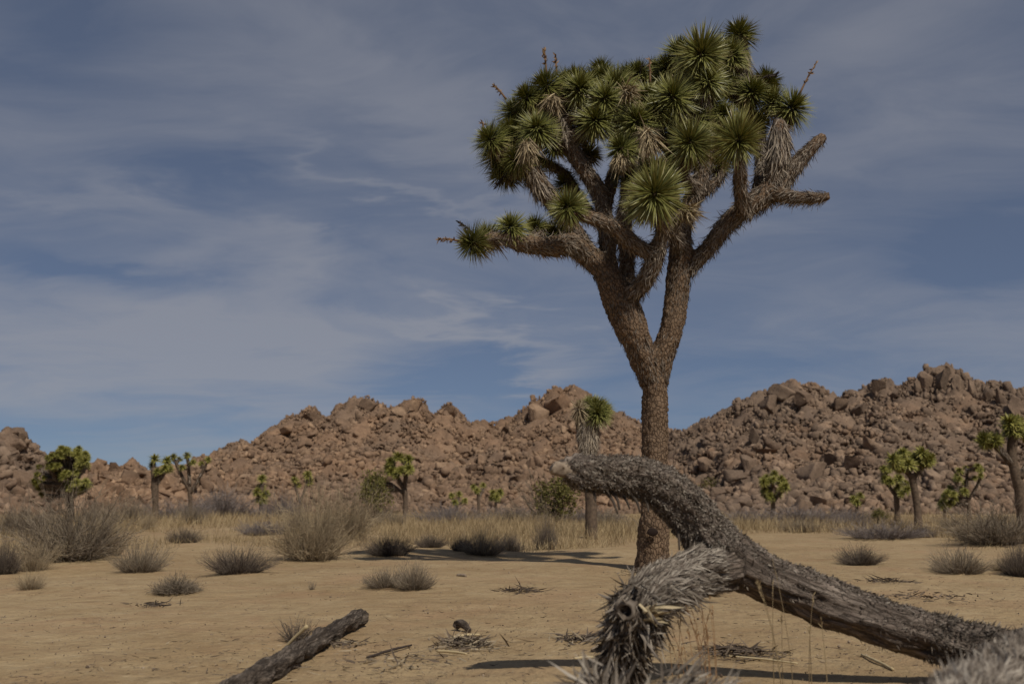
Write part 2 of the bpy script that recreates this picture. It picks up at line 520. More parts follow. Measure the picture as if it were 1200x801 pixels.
# ------------------------------------------------------------------ shrub spots (they gather sand, so the ground needs them first)
# px, py of the foot, width px, height px, style, label, category, group
SHRUBS = [
    (82, 655, 125, 88, 'big_brown', 'large tangled grey brown twiggy shrub on a sandy mound', 'shrub', None),
    (22, 628, 70, 42, 'big_brown', 'low brown twiggy shrub half hidden behind the large tangled shrub', 'shrub', None),
    (4, 672, 34, 40, 'tuft', 'charcoal tuft beside the straw coloured wispy bush', 'shrub', None),
    (38, 668, 62, 46, 'wispy', 'pale straw wispy bush in front of the large tangled shrub', 'shrub', None),
    (128, 650, 60, 62, 'wispy', 'tall straw wispy bush leaning on the large tangled shrub', 'shrub', None),
    (36, 690, 46, 24, 'wispy', 'small thin pale bush alone on bare sand', 'shrub', None),
    (164, 669, 56, 36, 'tuft_pale', 'rounded grey tuft with straw coloured rim on bare sand', 'shrub', None),
    (207, 693, 46, 18, 'mat', 'flat matted woody clump hugging the sand', 'shrub', None),
    (279, 671, 64, 31, 'tuft', 'dense charcoal bristly tuft alone on open sand', 'shrub', None),
    (216, 636, 36, 18, 'tuft', 'low dark tuft at the front edge of the dry grass', 'shrub', None),
    (366, 656, 84, 84, 'big_tan', 'tall rounded tan shrub of upright bare twigs', 'shrub', None),
    (405, 632, 66, 62, 'big_tan', 'hazy tan shrub standing just behind the tall rounded one', 'shrub', None),
    (452, 687, 50, 22, 'tuft_pale', 'sparse ashy tuft touching a bushier grey tuft', 'shrub', None),
    (485, 689, 50, 32, 'tuft_pale', 'bushy grey tuft with sloping twigs on open sand', 'shrub', None),
    (456, 650, 54, 24, 'tuft', 'grey brown tuft at the sand edge near the tall rounded shrub', 'shrub', None),
    (505, 641, 32, 16, 'tuft', 'wider of two small dark tufts at the edge of the dry grass', 'shrub', 'small dark tufts along the grass edge'),
    (541, 645, 26, 18, 'tuft', 'small dark tuft beside the wispy grey tuft at the grass edge', 'shrub', 'small dark tufts along the grass edge'),
    (566, 649, 52, 30, 'tuft_pale', 'wispy grey tuft where the tree crown casts its shadow', 'shrub', None),
    (597, 645, 34, 22, 'tuft', 'low dark tuft inside the tree crown shadow', 'shrub', 'dark tufts in the crown shadow'),
    (640, 643, 28, 34, 'tuft', 'tall narrow dark tuft before the olive creosote bush', 'shrub', 'dark tufts in the crown shadow'),
    (1008, 661, 48, 22, 'tuft', 'small charcoal tuft on the pale sand flat', 'shrub', None),
    (1124, 671, 66, 32, 'tuft_pale', 'brown bristly tuft on the sand beside the fallen trunk', 'shrub', None),
    (1196, 674, 44, 38, 'tuft', 'dark dome shaped shrub beside a small pale grass clump', 'shrub', None),
    (1172, 668, 30, 16, 'wispy', 'small pale grass clump against a dark dome shaped shrub', 'shrub', None),
    (1166, 637, 118, 52, 'big_brown', 'broad brown twiggy shrub below the forked joshua tree', 'shrub', None),
    (1035, 630, 76, 20, 'grey', 'low lilac grey shrub at the foot of a joshua tree', 'shrub', None),
    (1080, 629, 40, 14, 'tuft', 'low dark scrub touching the foot of a joshua tree', 'shrub', None),
    (262, 606, 70, 36, 'grey', 'pale lilac grey shrub in front of the low boulder pile', 'shrub', None),
    (150, 616, 56, 38, 'big_brown', 'dusky upright twig shrub behind the straw wispy bush', 'shrub', None),
    (437, 612, 46, 56, 'olive', 'olive creosote bush beside a far joshua tree', 'bush', None),
    (648, 616, 62, 58, 'olive', 'olive creosote bush behind the slender shaggy joshua tree', 'bush', None),
    (832, 600, 34, 34, 'olive', 'round yellow green bush under the rocky slope', 'bush', None),
    (1032, 613, 20, 16, 'olive', 'small bright green bush near the lilac grey shrub', 'bush', None),
    (348, 752, 46, 32, 'sprigbush', 'little dark dead bush beside the grey log', 'shrub', None),
    (505, 806, 26, 14, 'sprig', 'upright grey dead twigs poking from bare sand', 'twigs', None),
    (366, 690, 22, 12, 'sprig', 'tiny green grey sprig on open sand', 'twigs', None),
    (690, 612, 60, 20, 'grey', 'grey brush beside the foot of the slender shaggy joshua tree', 'shrub', 'grey brush along the foot of the rocky slope'),
    (880, 613, 70, 18, 'grey', 'grey brush below the largest boulders, beside the squat green joshua tree', 'shrub', 'grey brush along the foot of the rocky slope'),
    (935, 612, 80, 20, 'grey', 'longest grey brush patch under the brown boulder slope', 'shrub', 'grey brush along the foot of the rocky slope'),
    (985, 611, 60, 18, 'grey', 'grey brush beside the stubby joshua tree and small bright green bush', 'shrub', 'grey brush along the foot of the rocky slope'),
    (520, 612, 60, 22, 'grey', 'grey brush beside the dwarf joshua tree with ragged sparse tufts', 'shrub', 'grey brush along the foot of the rocky slope'),
    (590, 611, 70, 20, 'grey', 'grey brush beside the dwarf joshua tree with one round tuft', 'shrub', 'grey brush along the foot of the rocky slope'),
    (330, 609, 40, 34, 'grey', 'upright grey brush between the small leafy joshua tree and tall tan shrub', 'shrub', 'grey brush along the foot of the rocky slope'),
    (205, 609, 60, 24, 'grey', 'grey brush between the two joshua trees before the boulder pile', 'shrub', 'grey brush along the foot of the rocky slope'),
]
_rb = np.random.RandomState(21)
for _i in range(20):
    _x = 40 + 1140 * (_i + _rb.uniform(0.1, 0.9)) / 20
    SHRUBS.append((_x, _rb.uniform(611, 626), _rb.uniform(26, 50), _rb.uniform(14, 26), ('grey', 'big_brown', 'wispy', 'tuft_pale')[_i % 4], ('low lilac grey brush', 'small brown twiggy brush', 'small pale wispy brush', 'small bristly brown brush')[_i % 4] + ' growing within the belt of dry grass', 'shrub', ('lilac grey brush', 'brown twiggy brush', 'pale wispy brush', 'bristly brush')[_i % 4] + ' among the dry grass'))
for s in SHRUBS:
    fx, fy = flat_hit(s[0], s[1])
    ww = s[2] * fy / 1167
    if fy < 25 and s[4] not in ('sprig',) and ww > 0.3:
        MOUNDS.append((fx, fy, ww * 0.75, min(0.12, ww * 0.06)))
tx, ty = flat_hit(765, 667)
MOUNDS.append((tx, ty, 0.9, 0.05))

# ------------------------------------------------------------------ ground: one sheet to the horizon
def build_ground():
    def axis(lo, hi, step):
        a = list(np.arange(lo, hi, step))
        s = step
        v = a[-1]
        while v < 4000:
            s *= 1.12
            v += s
            a.append(v)
        s, v = step, lo
        b = []
        while v > -4000:
            s *= 1.12
            v -= s
            b.append(v)
        return np.array(b[::-1] + a)
    xs, ys = axis(-7.5, 7.5, 0.1), axis(1.8, 21, 0.1)
    xx, yy = np.meshgrid(xs, ys)
    V = np.stack([xx.ravel(), yy.ravel(), ground_z(xx.ravel(), yy.ravel())], 1)
    near = np.clip(1 - np.hypot(V[:, 0], V[:, 1]) / 26, 0, 1)
    V[:, 2] += near * (0.010 * fbm(V * (3.2, 3.2, 0), 3, 21) + 0.016 * np.clip(fbm(V * (1.9, 1.9, 0), 2, 25), -0.7, 0.25))
    nx, ny = len(xs), len(ys)
    i = (np.arange(ny - 1)[:, None] * nx + np.arange(nx - 1)[None]).ravel()
    me = mesh_np('ground', V, np.stack([i, i + 1, i + nx + 1, i + nx], 1), smooth=True)
    obj('ground', me, M['sand'], kind='structure', label='bare tan desert sand with scattered plant litter')


build_ground()

# ------------------------------------------------------------------ rocks
def icosphere(sub):
    t = (1 + 5 ** 0.5) / 2
    V = [(-1, t, 0), (1, t, 0), (-1, -t, 0), (1, -t, 0), (0, -1, t), (0, 1, t), (0, -1, -t), (0, 1, -t), (t, 0, -1), (t, 0, 1), (-t, 0, -1), (-t, 0, 1)]
    F = [(0, 11, 5), (0, 5, 1), (0, 1, 7), (0, 7, 10), (0, 10, 11), (1, 5, 9), (5, 11, 4), (11, 10, 2), (10, 7, 6), (7, 1, 8), (3, 9, 4), (3, 4, 2), (3, 2, 6), (3, 6, 8), (3, 8, 9), (4, 9, 5), (2, 4, 11), (6, 2, 10), (8, 6, 7), (9, 8, 1)]
    V = [tuple(nrm(np.array(v, float))) for v in V]
    for _ in range(sub):
        mid, F2 = {}, []

        def md(a, b):
            k = (min(a, b), max(a, b))
            if k not in mid:
                V.append(tuple(nrm((np.array(V[a]) + np.array(V[b])) / 2)))
                mid[k] = len(V) - 1
            return mid[k]
        for a, b, c in F:
            x, y, z = md(a, b), md(b, c), md(c, a)
            F2 += [(a, x, z), (b, y, x), (c, z, y), (x, y, z)]
        F = F2
    return np.array(V), np.array(F)


ICO = {k: icosphere(k) for k in (0, 1, 2, 3)}


def rock_shape(sub, cuts, rs, rough=0.08, blocky=0.0):
    V, F = ICO[sub]
    V = V.copy()
    if blocky:
        V = np.sign(V) * np.abs(V) ** (1 - 0.55 * blocky)
    for _ in range(cuts):
        n = nrm(rs.normal(size=3))
        d = rs.uniform(0.38, 0.8)
        e = np.maximum(0, V @ n - d)
        V = V - e[:, None] * n
    V = V * (1 + rough * fbm(V * 1.7 + rs.uniform(0, 50, 3), 3)[:, None])
    return V, F


rsr = np.random.RandomState(3)
BIG = [rock_shape(3, 13, rsr, 0.07, 0.3 + (i % 3) * 0.35) for i in range(12)]
MID = [rock_shape(0, 4, rsr, 0.30, 0.6) for i in range(16)]
CUBE = np.array([(x, y, z) for x in (-1, 1) for y in (-1, 1) for z in (-1, 1)], float) * 0.66
CUBEF = np.array([(0, 1, 3), (0, 3, 2), (4, 6, 7), (4, 7, 5), (0, 4, 5), (0, 5, 1), (2, 3, 7), (2, 7, 6), (0, 2, 6), (0, 6, 4), (1, 5, 7), (1, 7, 3)])
SMALL = [(CUBE * rsr.uniform(0.45, 1.35, (8, 3)), CUBEF) for i in range(20)]
MEDIUM = [rock_shape(1, 7, rsr, 0.16, 0.3 + (i % 3) * 0.3) for i in range(16)]


def rot_mats(n, rs, tilt=3.14):
    ax = nrm(rs.normal(size=(n, 3)))
    an = rs.uniform(-tilt, tilt, n)
    c, s = np.cos(an), np.sin(an)
    K = np.zeros((n, 3, 3))
    K[:, 0, 1], K[:, 0, 2], K[:, 1, 0], K[:, 1, 2], K[:, 2, 0], K[:, 2, 1] = -ax[:, 2], ax[:, 1], ax[:, 2], -ax[:, 0], -ax[:, 1], ax[:, 0]
    return np.eye(3) + s[:, None, None] * K + (1 - c)[:, None, None] * (K @ K)


class Hill:
    def __init__(s, crest, depth, foot, back, seed, bulge=0.0, taper=6.0):
        P = [PX(x, y, depth) for x, y in crest]
        s.x = np.array([p.x for p in P])
        s.z = np.array([p.z for p in P])
        s.depth, s.foot, s.back, s.seed, s.bulge, s.taper = depth, foot, back, seed, bulge, taper

    def z_at(s, x, y):
        x, y = np.asarray(x, float), np.asarray(y, float)
        wob = 3.0 * fbm(np.stack([x * 0.05, x * 0 + s.seed, x * 0], 1), 2, s.seed)
        c = np.interp(x, s.x, s.z)
        cs = np.interp(x, s.x, np.convolve(np.pad(s.z, 2, 'edge'), np.ones(5) / 5, 'valid'))
        foot = s.foot + wob
        t = (y - foot) / (s.depth - foot)
        tf = np.clip(t, 0, 1)
        prof = tf * (0.55 + 0.45 * tf) + s.bulge * np.sin(math.pi * tf)
        k = np.clip((tf - 0.6) / 0.4, 0, 1) ** 2
        z = prof * (cs * (1 - k) + c * k)
        tb = np.clip((y - s.depth) / (s.back - s.depth), 0, 1)
        z = np.where(y > s.depth, c * (1 - tb ** 1.3), z)
        edge = np.minimum(np.clip((x - s.x[0]) / s.taper, 0, 1), np.clip((s.x[-1] - x) / s.taper, 0, 1))
        z = z * np.sqrt(edge)
        p = np.stack([x, y, x * 0], 1)
        amp = np.clip(z / 3.0, 0, 1)
        gul = fbm(p * (0.13, 0.07, 0), 3, s.seed + 5)
        z = z + amp * np.clip(1 - tf, 0.0, 1) * 1.6 * gul
        z = z + amp * (0.35 * fbm(p * 0.6, 4, s.seed + 9)) * np.where(tf > .9, 0.5, 1)
        rib = np.abs(fbm(p * (0.16, 0.11, 0), 4, s.seed + 14, 0.6))
        z = z + amp * np.clip(tf * 1.4, 0, 1) * np.clip(1.25 - tf, 0, 1) * 3.2 * (0.42 - rib)
        tooth = 1 - np.abs(fbm(np.stack([x * 0.42, y * 0.05, x * 0], 1), 3, s.seed + 17))
        z = z + amp * np.clip((tf - 0.75) * 4, 0, 1) * 0.9 * (tooth - 0.62)
        return np.where(t < 0, -0.4 + t * 2, z - 0.35 * np.clip(1 - t * 8, 0, 1))

    def build(s, label, mat, mato, n_small, n_med, size, blocks, step=0.7, crag=0.0):
        x0, x1 = s.x[0] - 1, s.x[-1] + 1
        xs = np.arange(x0, x1, step)
        ys = np.arange(s.foot - 6, s.back + 2, step)
        xx, yy = np.meshgrid(xs, ys)
        V = np.stack([xx.ravel(), yy.ravel(), s.z_at(xx.ravel(), yy.ravel())], 1)
        up = np.clip(V[:, 2] / 2.5, 0, 1)
        f1, f2 = worley(V * (0.75, 0.6, 0.0) + np.array([0, 0, 0.5]), s.seed)
        g1, g2 = worley(V * (0.26, 0.2, 0.0) + np.array([0, 0, 0.5]), s.seed + 3)
        hi = np.clip((V[:, 1] - s.foot) / (s.depth - s.foot), 0, 1.2)
        V[:, 2] += up * (0.75 * np.clip(f2 - f1, 0, 0.6) - 0.2 + (0.3 + 1.5 * hi) * (np.clip(g2 - g1, 0, 0.5) - 0.25) + 0.18 * fbm(V * 2.1, 2, 5))
        nx = len(xs)
        i = (np.arange(len(ys) - 1)[:, None] * nx + np.arange(nx - 1)[None]).ravel()
        tint = np.clip(0.4 + 0.3 * fbm(V * 0.3, 3, 4), 0, 1)
        me = mesh_np('rock_hill', V, np.stack([i, i + 1, i + nx + 1, i + nx], 1), tint)
        hill = obj('rock_hill', me, mat, kind='structure', label=label)
        rs = np.random.RandomState(s.seed)

        def spots(n, ymax=None):
            x = rs.uniform(x0 + 1, x1 - 1, n * 2)
            y = rs.uniform(s.foot - 2, ymax or s.depth + 3, n * 2)
            z = s.z_at(x, y)
            ok = z > -0.15
            return x[ok][:n], y[ok][:n], z[ok][:n]
        # the largest: each boulder its own object, sharing a few meshes
        mes = []
        for k, (bv, bf) in enumerate(BIG):
            m = mesh_np('boulder', bv, bf)
            m.materials.append(mato)
            mes.append(m)
        bx, by, bz = spots(270 - len(blocks), s.depth - 1)
        rows = []
        for x, y, z in zip(bx, by, bz):
            hgt = (y - s.foot) / (s.depth - s.foot)
            q = size * (0.55 + 0.75 * rs.random_sample() ** 2.2) * (1.2 - 0.6 * hgt)
            sh = rs.uniform(0.55, 1.5, 3) * (1, 1, 0.85)
            if crag and hgt > 0.7:
                sh = sh * (0.75, 0.75, 1 + crag)
            rows.append((x, y, z + q * 0.12, q * sh, rs.uniform(-0.5, 0.5), rs.uniform(-0.5, 0.5), rs.uniform(0, 6.28)))
        for (px, py, wpx, hpx) in blocks:                     # boulders and crags the photograph shows singly
            best = None
            ds = np.arange(s.foot - 1, s.depth + 2, 0.4)
            pp = np.array([PX(px, py + hpx * 0.3, d) for d in ds])
            hit = np.where((pp[:, 2] <= s.z_at(pp[:, 0], pp[:, 1])) | (ds > s.depth + 1.4))[0]
            if len(hit):
                best = Vector(pp[hit[0]])
            if best is None:
                p = PX(px, py, s.depth)
                best = p
            d = best.y
            c = PX(px, py, d)
            hx, hz = wpx * d / 2334, hpx * d / 2334
            rows.append((c.x, c.y + hx * 0.3, c.z, np.array((hx * 1.0, hx * 1.0, hz * 1.05)), rs.uniform(-0.12, 0.12), rs.uniform(-0.12, 0.12), rs.uniform(-0.4, 0.4)))
        for x, y, z, sc, ra, rb, rz in rows:
            o = obj('boulder', mes[rs.randint(len(mes))], parent=hill)
            o.location = (x, y, z)
            o.scale = sc
            o.rotation_euler = (ra, rb, rz)
        # the rest: countless smaller rocks, one mesh
        acc = Acc()
        for shapes, n, lo, hi in ((MEDIUM, n_med // 5, 0.55, 0.85), (MID, n_med * 3 // 4, 0.32, 0.7), (SMALL, n_small, 0.15, 0.5)):
            x, y, z = spots(n)
            n = len(x)
            hg = np.clip((y - s.foot) / (s.depth - s.foot), 0, 1)
            q = size * (lo + (hi - lo) * rs.random_sample(n) ** 2) * (1.12 - 0.45 * hg)
            sh = rs.uniform(0.45, 1.55, (n, 3)) * (1, 1, 0.9)
            if crag:
                sh = sh * np.where(hg > 0.78, 1, 0)[:, None] * (0.8, 0.8, 1 + crag) + sh * np.where(hg > 0.78, 0, 1)[:, None]
            RM = rot_mats(n, rs, 3.14)
            low = hg > 0.78
            RM[low] = rot_mats(int(low.sum()), rs, 0.35) if crag and low.any() else RM[low]
            kind = rs.randint(0, len(shapes), n)
            ti = rs.uniform(0.05, 1, n)
            for k in range(len(shapes)):
                ix = np.where(kind == k)[0]
                if not len(ix):
                    continue
                sv, sf = shapes[k]
                VV = np.einsum('nij,nvj->nvi', RM[ix], sv[None] * sh[ix][:, None]) * q[ix][:, None, None]
                VV += np.stack([x[ix], y[ix], z[ix] + q[ix] * 0.05], 1)[:, None]
                FF = sf[None] + (np.arange(len(ix)) * len(sv))[:, None, None]
                acc.add(VV.reshape(-1, 3), FF.reshape(-1, 3), np.repeat(ti[ix], len(sv)))
        obj('loose_rocks', acc.mesh('loose_rocks'), mat, hill, kind='stuff')
        return hill


H_mid = Hill([(205, 560), (240, 545), (250, 532), (268, 522), (280, 518), (300, 525), (315, 520), (320, 505), (335, 492), (350, 485), (365, 478), (385, 488), (400, 476), (412, 470), (432, 465), (445, 475), (455, 479), (470, 472), (487, 466), (498, 474), (508, 487), (518, 478), (527, 472), (540, 487), (552, 498), (567, 497), (582, 501), (600, 492), (620, 475), (640, 459), (655, 453), (670, 453), (685, 460), (700, 472), (720, 482), (745, 492), (790, 508), (840, 530)],
             140, 80, 185, 11, 0.03)
H_right = Hill([(735, 545), (760, 520), (785, 506), (800, 502), (830, 493), (857, 481), (863, 471), (878, 466), (900, 463), (915, 452), (935, 448), (950, 451), (965, 460), (975, 466), (988, 463), (1010, 462), (1020, 447), (1030, 444), (1045, 449), (1056, 453), (1075, 437), (1090, 434), (1110, 431), (1126, 434), (1140, 440), (1160, 447), (1180, 456), (1200, 462), (1250, 474), (1330, 500), (1440, 545)],
               122, 76, 160, 23, 0.02)
H_pile = Hill([(60, 575), (80, 562), (104, 549), (112, 545), (128, 556), (140, 550), (150, 547), (158, 552), (166, 566), (171, 570), (178, 556), (195, 549), (212, 550), (230, 545), (250, 552), (275, 575)], 92, 74, 112, 37, 0.05, 3.0)
H_left = Hill([(-140, 560), (-100, 545), (-60, 530), (-30, 526), (-5, 520), (8, 508), (20, 503), (30, 508), (36, 522), (46, 541), (56, 552), (66, 566), (80, 590)], 78, 64, 98, 41, 0.06, 3.0)

H_mid.build('long rubble covered orange brown rock hill with jagged low peaks', M['rock_mid'], M['rock_mid_o'], 19000, 7000, 0.78,
            [(655, 470, 36, 34), (690, 478, 26, 30), (632, 486, 26, 26), (545, 527, 22, 22), (550, 508, 16, 20), (365, 489, 30, 18), (432, 476, 26, 20), (487, 476, 22, 18), (527, 482, 18, 18), (335, 503, 28, 22), (610, 560, 26, 20), (672, 500, 26, 22), (590, 545, 26, 16), (520, 545, 18, 16), (465, 480, 20, 14), (575, 505, 14, 12), (596, 501, 16, 14)], 0.42, 0.25)
H_right.build('tall rugged brown boulder hill with blocky crags along its crest', M['rock_right'], M['rock_right_o'], 19000, 7000, 0.88,
              [(950, 556, 40, 36), (905, 520, 26, 22), (885, 515, 14, 30), (865, 557, 34, 26), (870, 590, 40, 30), (893, 530, 44, 12), (935, 532, 26, 20), (975, 540, 24, 20), (925, 575, 30, 22), (1000, 545, 30, 24), (1020, 520, 26, 20), (1105, 446, 18, 34), (1122, 448, 15, 32), (1140, 456, 17, 34), (1158, 462, 16, 34), (1172, 466, 14, 30), (1190, 474, 20, 34), (1088, 448, 16, 28), (1076, 452, 14, 30), (1112, 436, 8, 18), (1130, 440, 9, 16),
               (1030, 455, 24, 24), (1050, 462, 18, 20), (920, 462, 40, 26), (945, 468, 30, 28), (900, 475, 26, 26), (865, 478, 12, 16), (985, 475, 24, 20), (1010, 478, 20, 24), (880, 545, 20, 26), (915, 545, 22, 18), (845, 575, 24, 20), (960, 590, 30, 20), (1095, 520, 26, 18), (1060, 560, 22, 16), (1120, 545, 24, 18), (1000, 590, 34, 18), (830, 545, 22, 18)], 0.42, 0.35)
H_pile.build('low boulder pile in the gap between the two hills', M['rock_mid'], M['rock_mid_o'], 3500, 1500, 0.9,
             [(118, 549, 13, 18), (150, 562, 34, 32), (195, 566, 34, 34), (222, 570, 26, 28), (180, 580, 20, 26), (135, 575, 26, 20), (240, 566, 20, 24), (205, 590, 30, 16), (165, 590, 16, 24)], 0.36)
H_left.build('steep boulder outcrop topped by a balanced round rock', M['rock_right'], M['rock_right_o'], 3500, 1500, 0.95,
             [(21, 510, 22, 18), (22, 524, 26, 14), (18, 560, 46, 36), (-10, 570, 40, 40), (38, 550, 28, 18), (5, 590, 44, 26), (40, 575, 26, 30), (10, 535, 30, 18), (30, 537, 20, 14), (55, 580, 22, 20)], 0.36)

# ------------------------------------------------------------------ yucca leaves
def rosette_mesh(name, n, leaf, width, seed, spread=118, droop=0.10, dead=False):
    """dagger leaves bursting from a short core; +Z is the growing tip, unit radius about 1"""
    rs = np.random.RandomState(seed)
    i = np.arange(n) + 0.5
    ph = np.radians(spread) * (i / n) ** 0.62
    th = i * 2.39996 + rs.normal(0, 0.12, n)
    ph = ph + rs.normal(0, 0.12, n)
    d = np.stack([np.sin(ph) * np.cos(th), np.sin(ph) * np.sin(th), np.cos(ph)], 1)
    b = np.stack([0.10 * np.sin(ph) * np.cos(th), 0.10 * np.sin(ph) * np.sin(th), 0.10 - 0.34 * (i / n)], 1)
    L = leaf * (0.55 + 0.45 * np.clip(ph / 0.9, 0, 1)) * rs.uniform(0.72, 1.1, n)
    side = nrm(np.cross(d, np.array([0, 0, 1.0]) + rs.normal(0, 0.15, (n, 3))))
    bend = np.stack([d[:, 0] * 0, d[:, 1] * 0, -droop * np.sin(ph)], 1) + rs.normal(0, 0.055, (n, 3))
    V, F = blades(b, d, L, width * rs.uniform(0.8, 1.2, n), side, bend, 0.35)
    age = np.clip((i / n - 0.72) / 0.28, 0, 1)
    t = np.clip(rs.normal(0.42, 0.15, n) + 0.30 * age + (rs.random_sample(n) < 0.10 * age + 0.02) * 0.4, 0, 1)
    tt = np.repeat(t, 6)
    tt[5::6] = np.clip(tt[5::6] + 0.25, 0, 1)
    return mesh_np(name, V, F, tt)


ROS = [rosette_mesh('leaf_rosette', 430, 0.97, 0.050, 50 + k, 126) for k in range(4)]
ROSF = [rosette_mesh('leaf_rosette_far', 90, 0.95, 0.16, 60 + k, 125) for k in range(3)]
DEADR = [rosette_mesh('dead_rosette', 170, 1.0, 0.06, 70 + k, 165, 0.5) for k in range(2)]
for m_ in ROS:
    m_.materials.append(M['leaf'])
for m_ in ROSF:
    m_.materials.append(M['leaf_far'])
for m_ in DEADR:
    m_.materials.append(M['tanleaf'])


def aim(d, roll=None):
    q = Vector(d).to_track_quat('Z', 'Y')
    return (q @ Matrix.Rotation(roll if roll is not None else random.uniform(0, 6.28), 3, 'Z').to_quaternion()).to_euler()


def resample(nodes, per=8):
    a = np.array([(*p, r) for p, r in nodes], float)
    c = catmull(a, per)
    c[:, 3] = np.maximum(c[:, 3], 0.004)
    return c


def thatch(acc, path, dens, length, width, lean=0.75, s0=0.0, s1=1.0, tint=(0.1, 0.8), grav=0.25, rs=R, up_only=None, flip=False, out=0.96, jit=0.22):
    """dead leaves clothing a limb, pointing back towards its base"""
    P, r = path[:, :3], path[:, 3]
    T, N, B = frames(P)
    seg = np.linalg.norm(np.diff(P, axis=0), axis=1)
    area = seg * 2 * math.pi * 0.5 * (r[1:] + r[:-1])
    k0, k1 = int(s0 * (len(seg) - 1)), max(int(s1 * (len(seg) - 1)), int(s0 * (len(seg) - 1)) + 1)
    idx = np.arange(k0, k1)
    n = int(area[idx].sum() * dens)
    if n < 1:
        return
    s = rs.choice(idx, n, p=area[idx] / area[idx].sum())
    f = rs.random_sample(n)[:, None]
    th = rs.uniform(0, 2 * math.pi, n)[:, None]
    c = P[s] * (1 - f) + P[s + 1] * f
    rr = (r[s] * (1 - f[:, 0]) + r[s + 1] * f[:, 0])[:, None]
    ro = np.cos(th) * N[s] + np.sin(th) * B[s]
    if up_only is not None:
        keep = ro[:, 2] > up_only
        s, c, rr, ro = s[keep], c[keep], rr[keep], ro[keep]
        n = len(s)
    sg = 1 if flip else -1
    d = nrm(ro * (1 - lean) + sg * T[s] * lean + rs.normal(0, jit, (n, 3)) + np.array([0, 0, -grav]))
    L = rs.uniform(*length, n)
    side = nrm(np.cross(d, ro + rs.normal(0, 0.3, (n, 3))))
    V, F = blades(c + ro * rr * out, d, L, rs.uniform(*width, n), side, rs.normal(0, 0.10, (n, 3)), 0.25, True)
    t = np.clip(rs.uniform(*tint, n) + 0.0, 0, 1)
    tt = np.repeat(t, 5)
    tt[4::5] = np.clip(tt[4::5] + 0.12, 0, 1)
    acc.add(V, F, tt)


def skin_limbs(name, paths, voxel, smooth=2, seg=14):
    """join overlapping tapered limbs into one continuous surface; returns mesh + bark coordinates"""
    acc = Acc()
    for p in paths:
        V, Fs = tube(p[:, :3], p[:, 3], seg)
        acc.add(V, Fs)
    tmp = obj(name + '_tmp', acc.mesh(name + '_tmp'))
    md = tmp.modifiers.new('r', 'REMESH')
    md.mode = 'VOXEL'
    md.voxel_size = voxel
    if smooth:
        sm = tmp.modifiers.new('s', 'SMOOTH')
        sm.iterations = smooth
    dg = bpy.context.evaluated_depsgraph_get()
    me = bpy.data.meshes.new_from_object(tmp.evaluated_get(dg))
    bpy.data.objects.remove(tmp)
    nv = len(me.vertices)
    co = np.zeros(nv * 3, np.float32)
    me.vertices.foreach_get('co', co)
    co = co.reshape(-1, 3).astype(float)
    no = np.zeros(nv * 3, np.float32)
    me.vertices.foreach_get('normal', no)
    no = no.reshape(-1, 3).astype(float)
    fr = [frames(p[:, :3]) for p in paths]
    S = np.concatenate([p for p in paths])
    TT = [np.concatenate([f[k] for f in fr]) for k in range(3)]
    arc = np.concatenate([np.concatenate([[0], np.cumsum(np.linalg.norm(np.diff(p[:, :3], axis=0), axis=1))]) + 3.1 * k for k, p in enumerate(paths)])
    best = np.zeros(nv, int)
    S3 = S[:, :3].astype(np.float32)
    S2 = (S3 * S3).sum(1)
    S8 = (S[:, 3] * 0.8).astype(np.float32)
    for a in range(0, nv, 4000):
        q = co[a:a + 4000].astype(np.float32)
        d = np.sqrt(np.maximum((q * q).sum(1)[:, None] + S2[None] - 2 * q @ S3.T, 0)) - S8[None]
        best[a:a + 4000] = d.argmin(1)
    rel = co - S[best, :3]
    ax = (rel * TT[0][best]).sum(1)
    x = (rel * TT[1][best]).sum(1)
    y = (rel * TT[2][best]).sum(1)
    L = np.maximum(np.hypot(x, y), 1e-6)
    rr = np.maximum(S[best, 3], 0.02)
    bark = np.stack([x / L * rr, y / L * rr, arc[best] + ax], 1)
    return me, co, no, bark, best, TT[0][best]


def put(me, co, bark):
    me.vertices.foreach_set('co', co.astype(np.float32).ravel())
    a = me.attributes.new('bark', 'FLOAT_VECTOR', 'POINT')
    a.data.foreach_set('vector', bark.astype(np.float32).ravel())
    me.polygons.foreach_set('use_smooth', np.ones(len(me.polygons), bool))
    me.materials.clear()
    me.update()


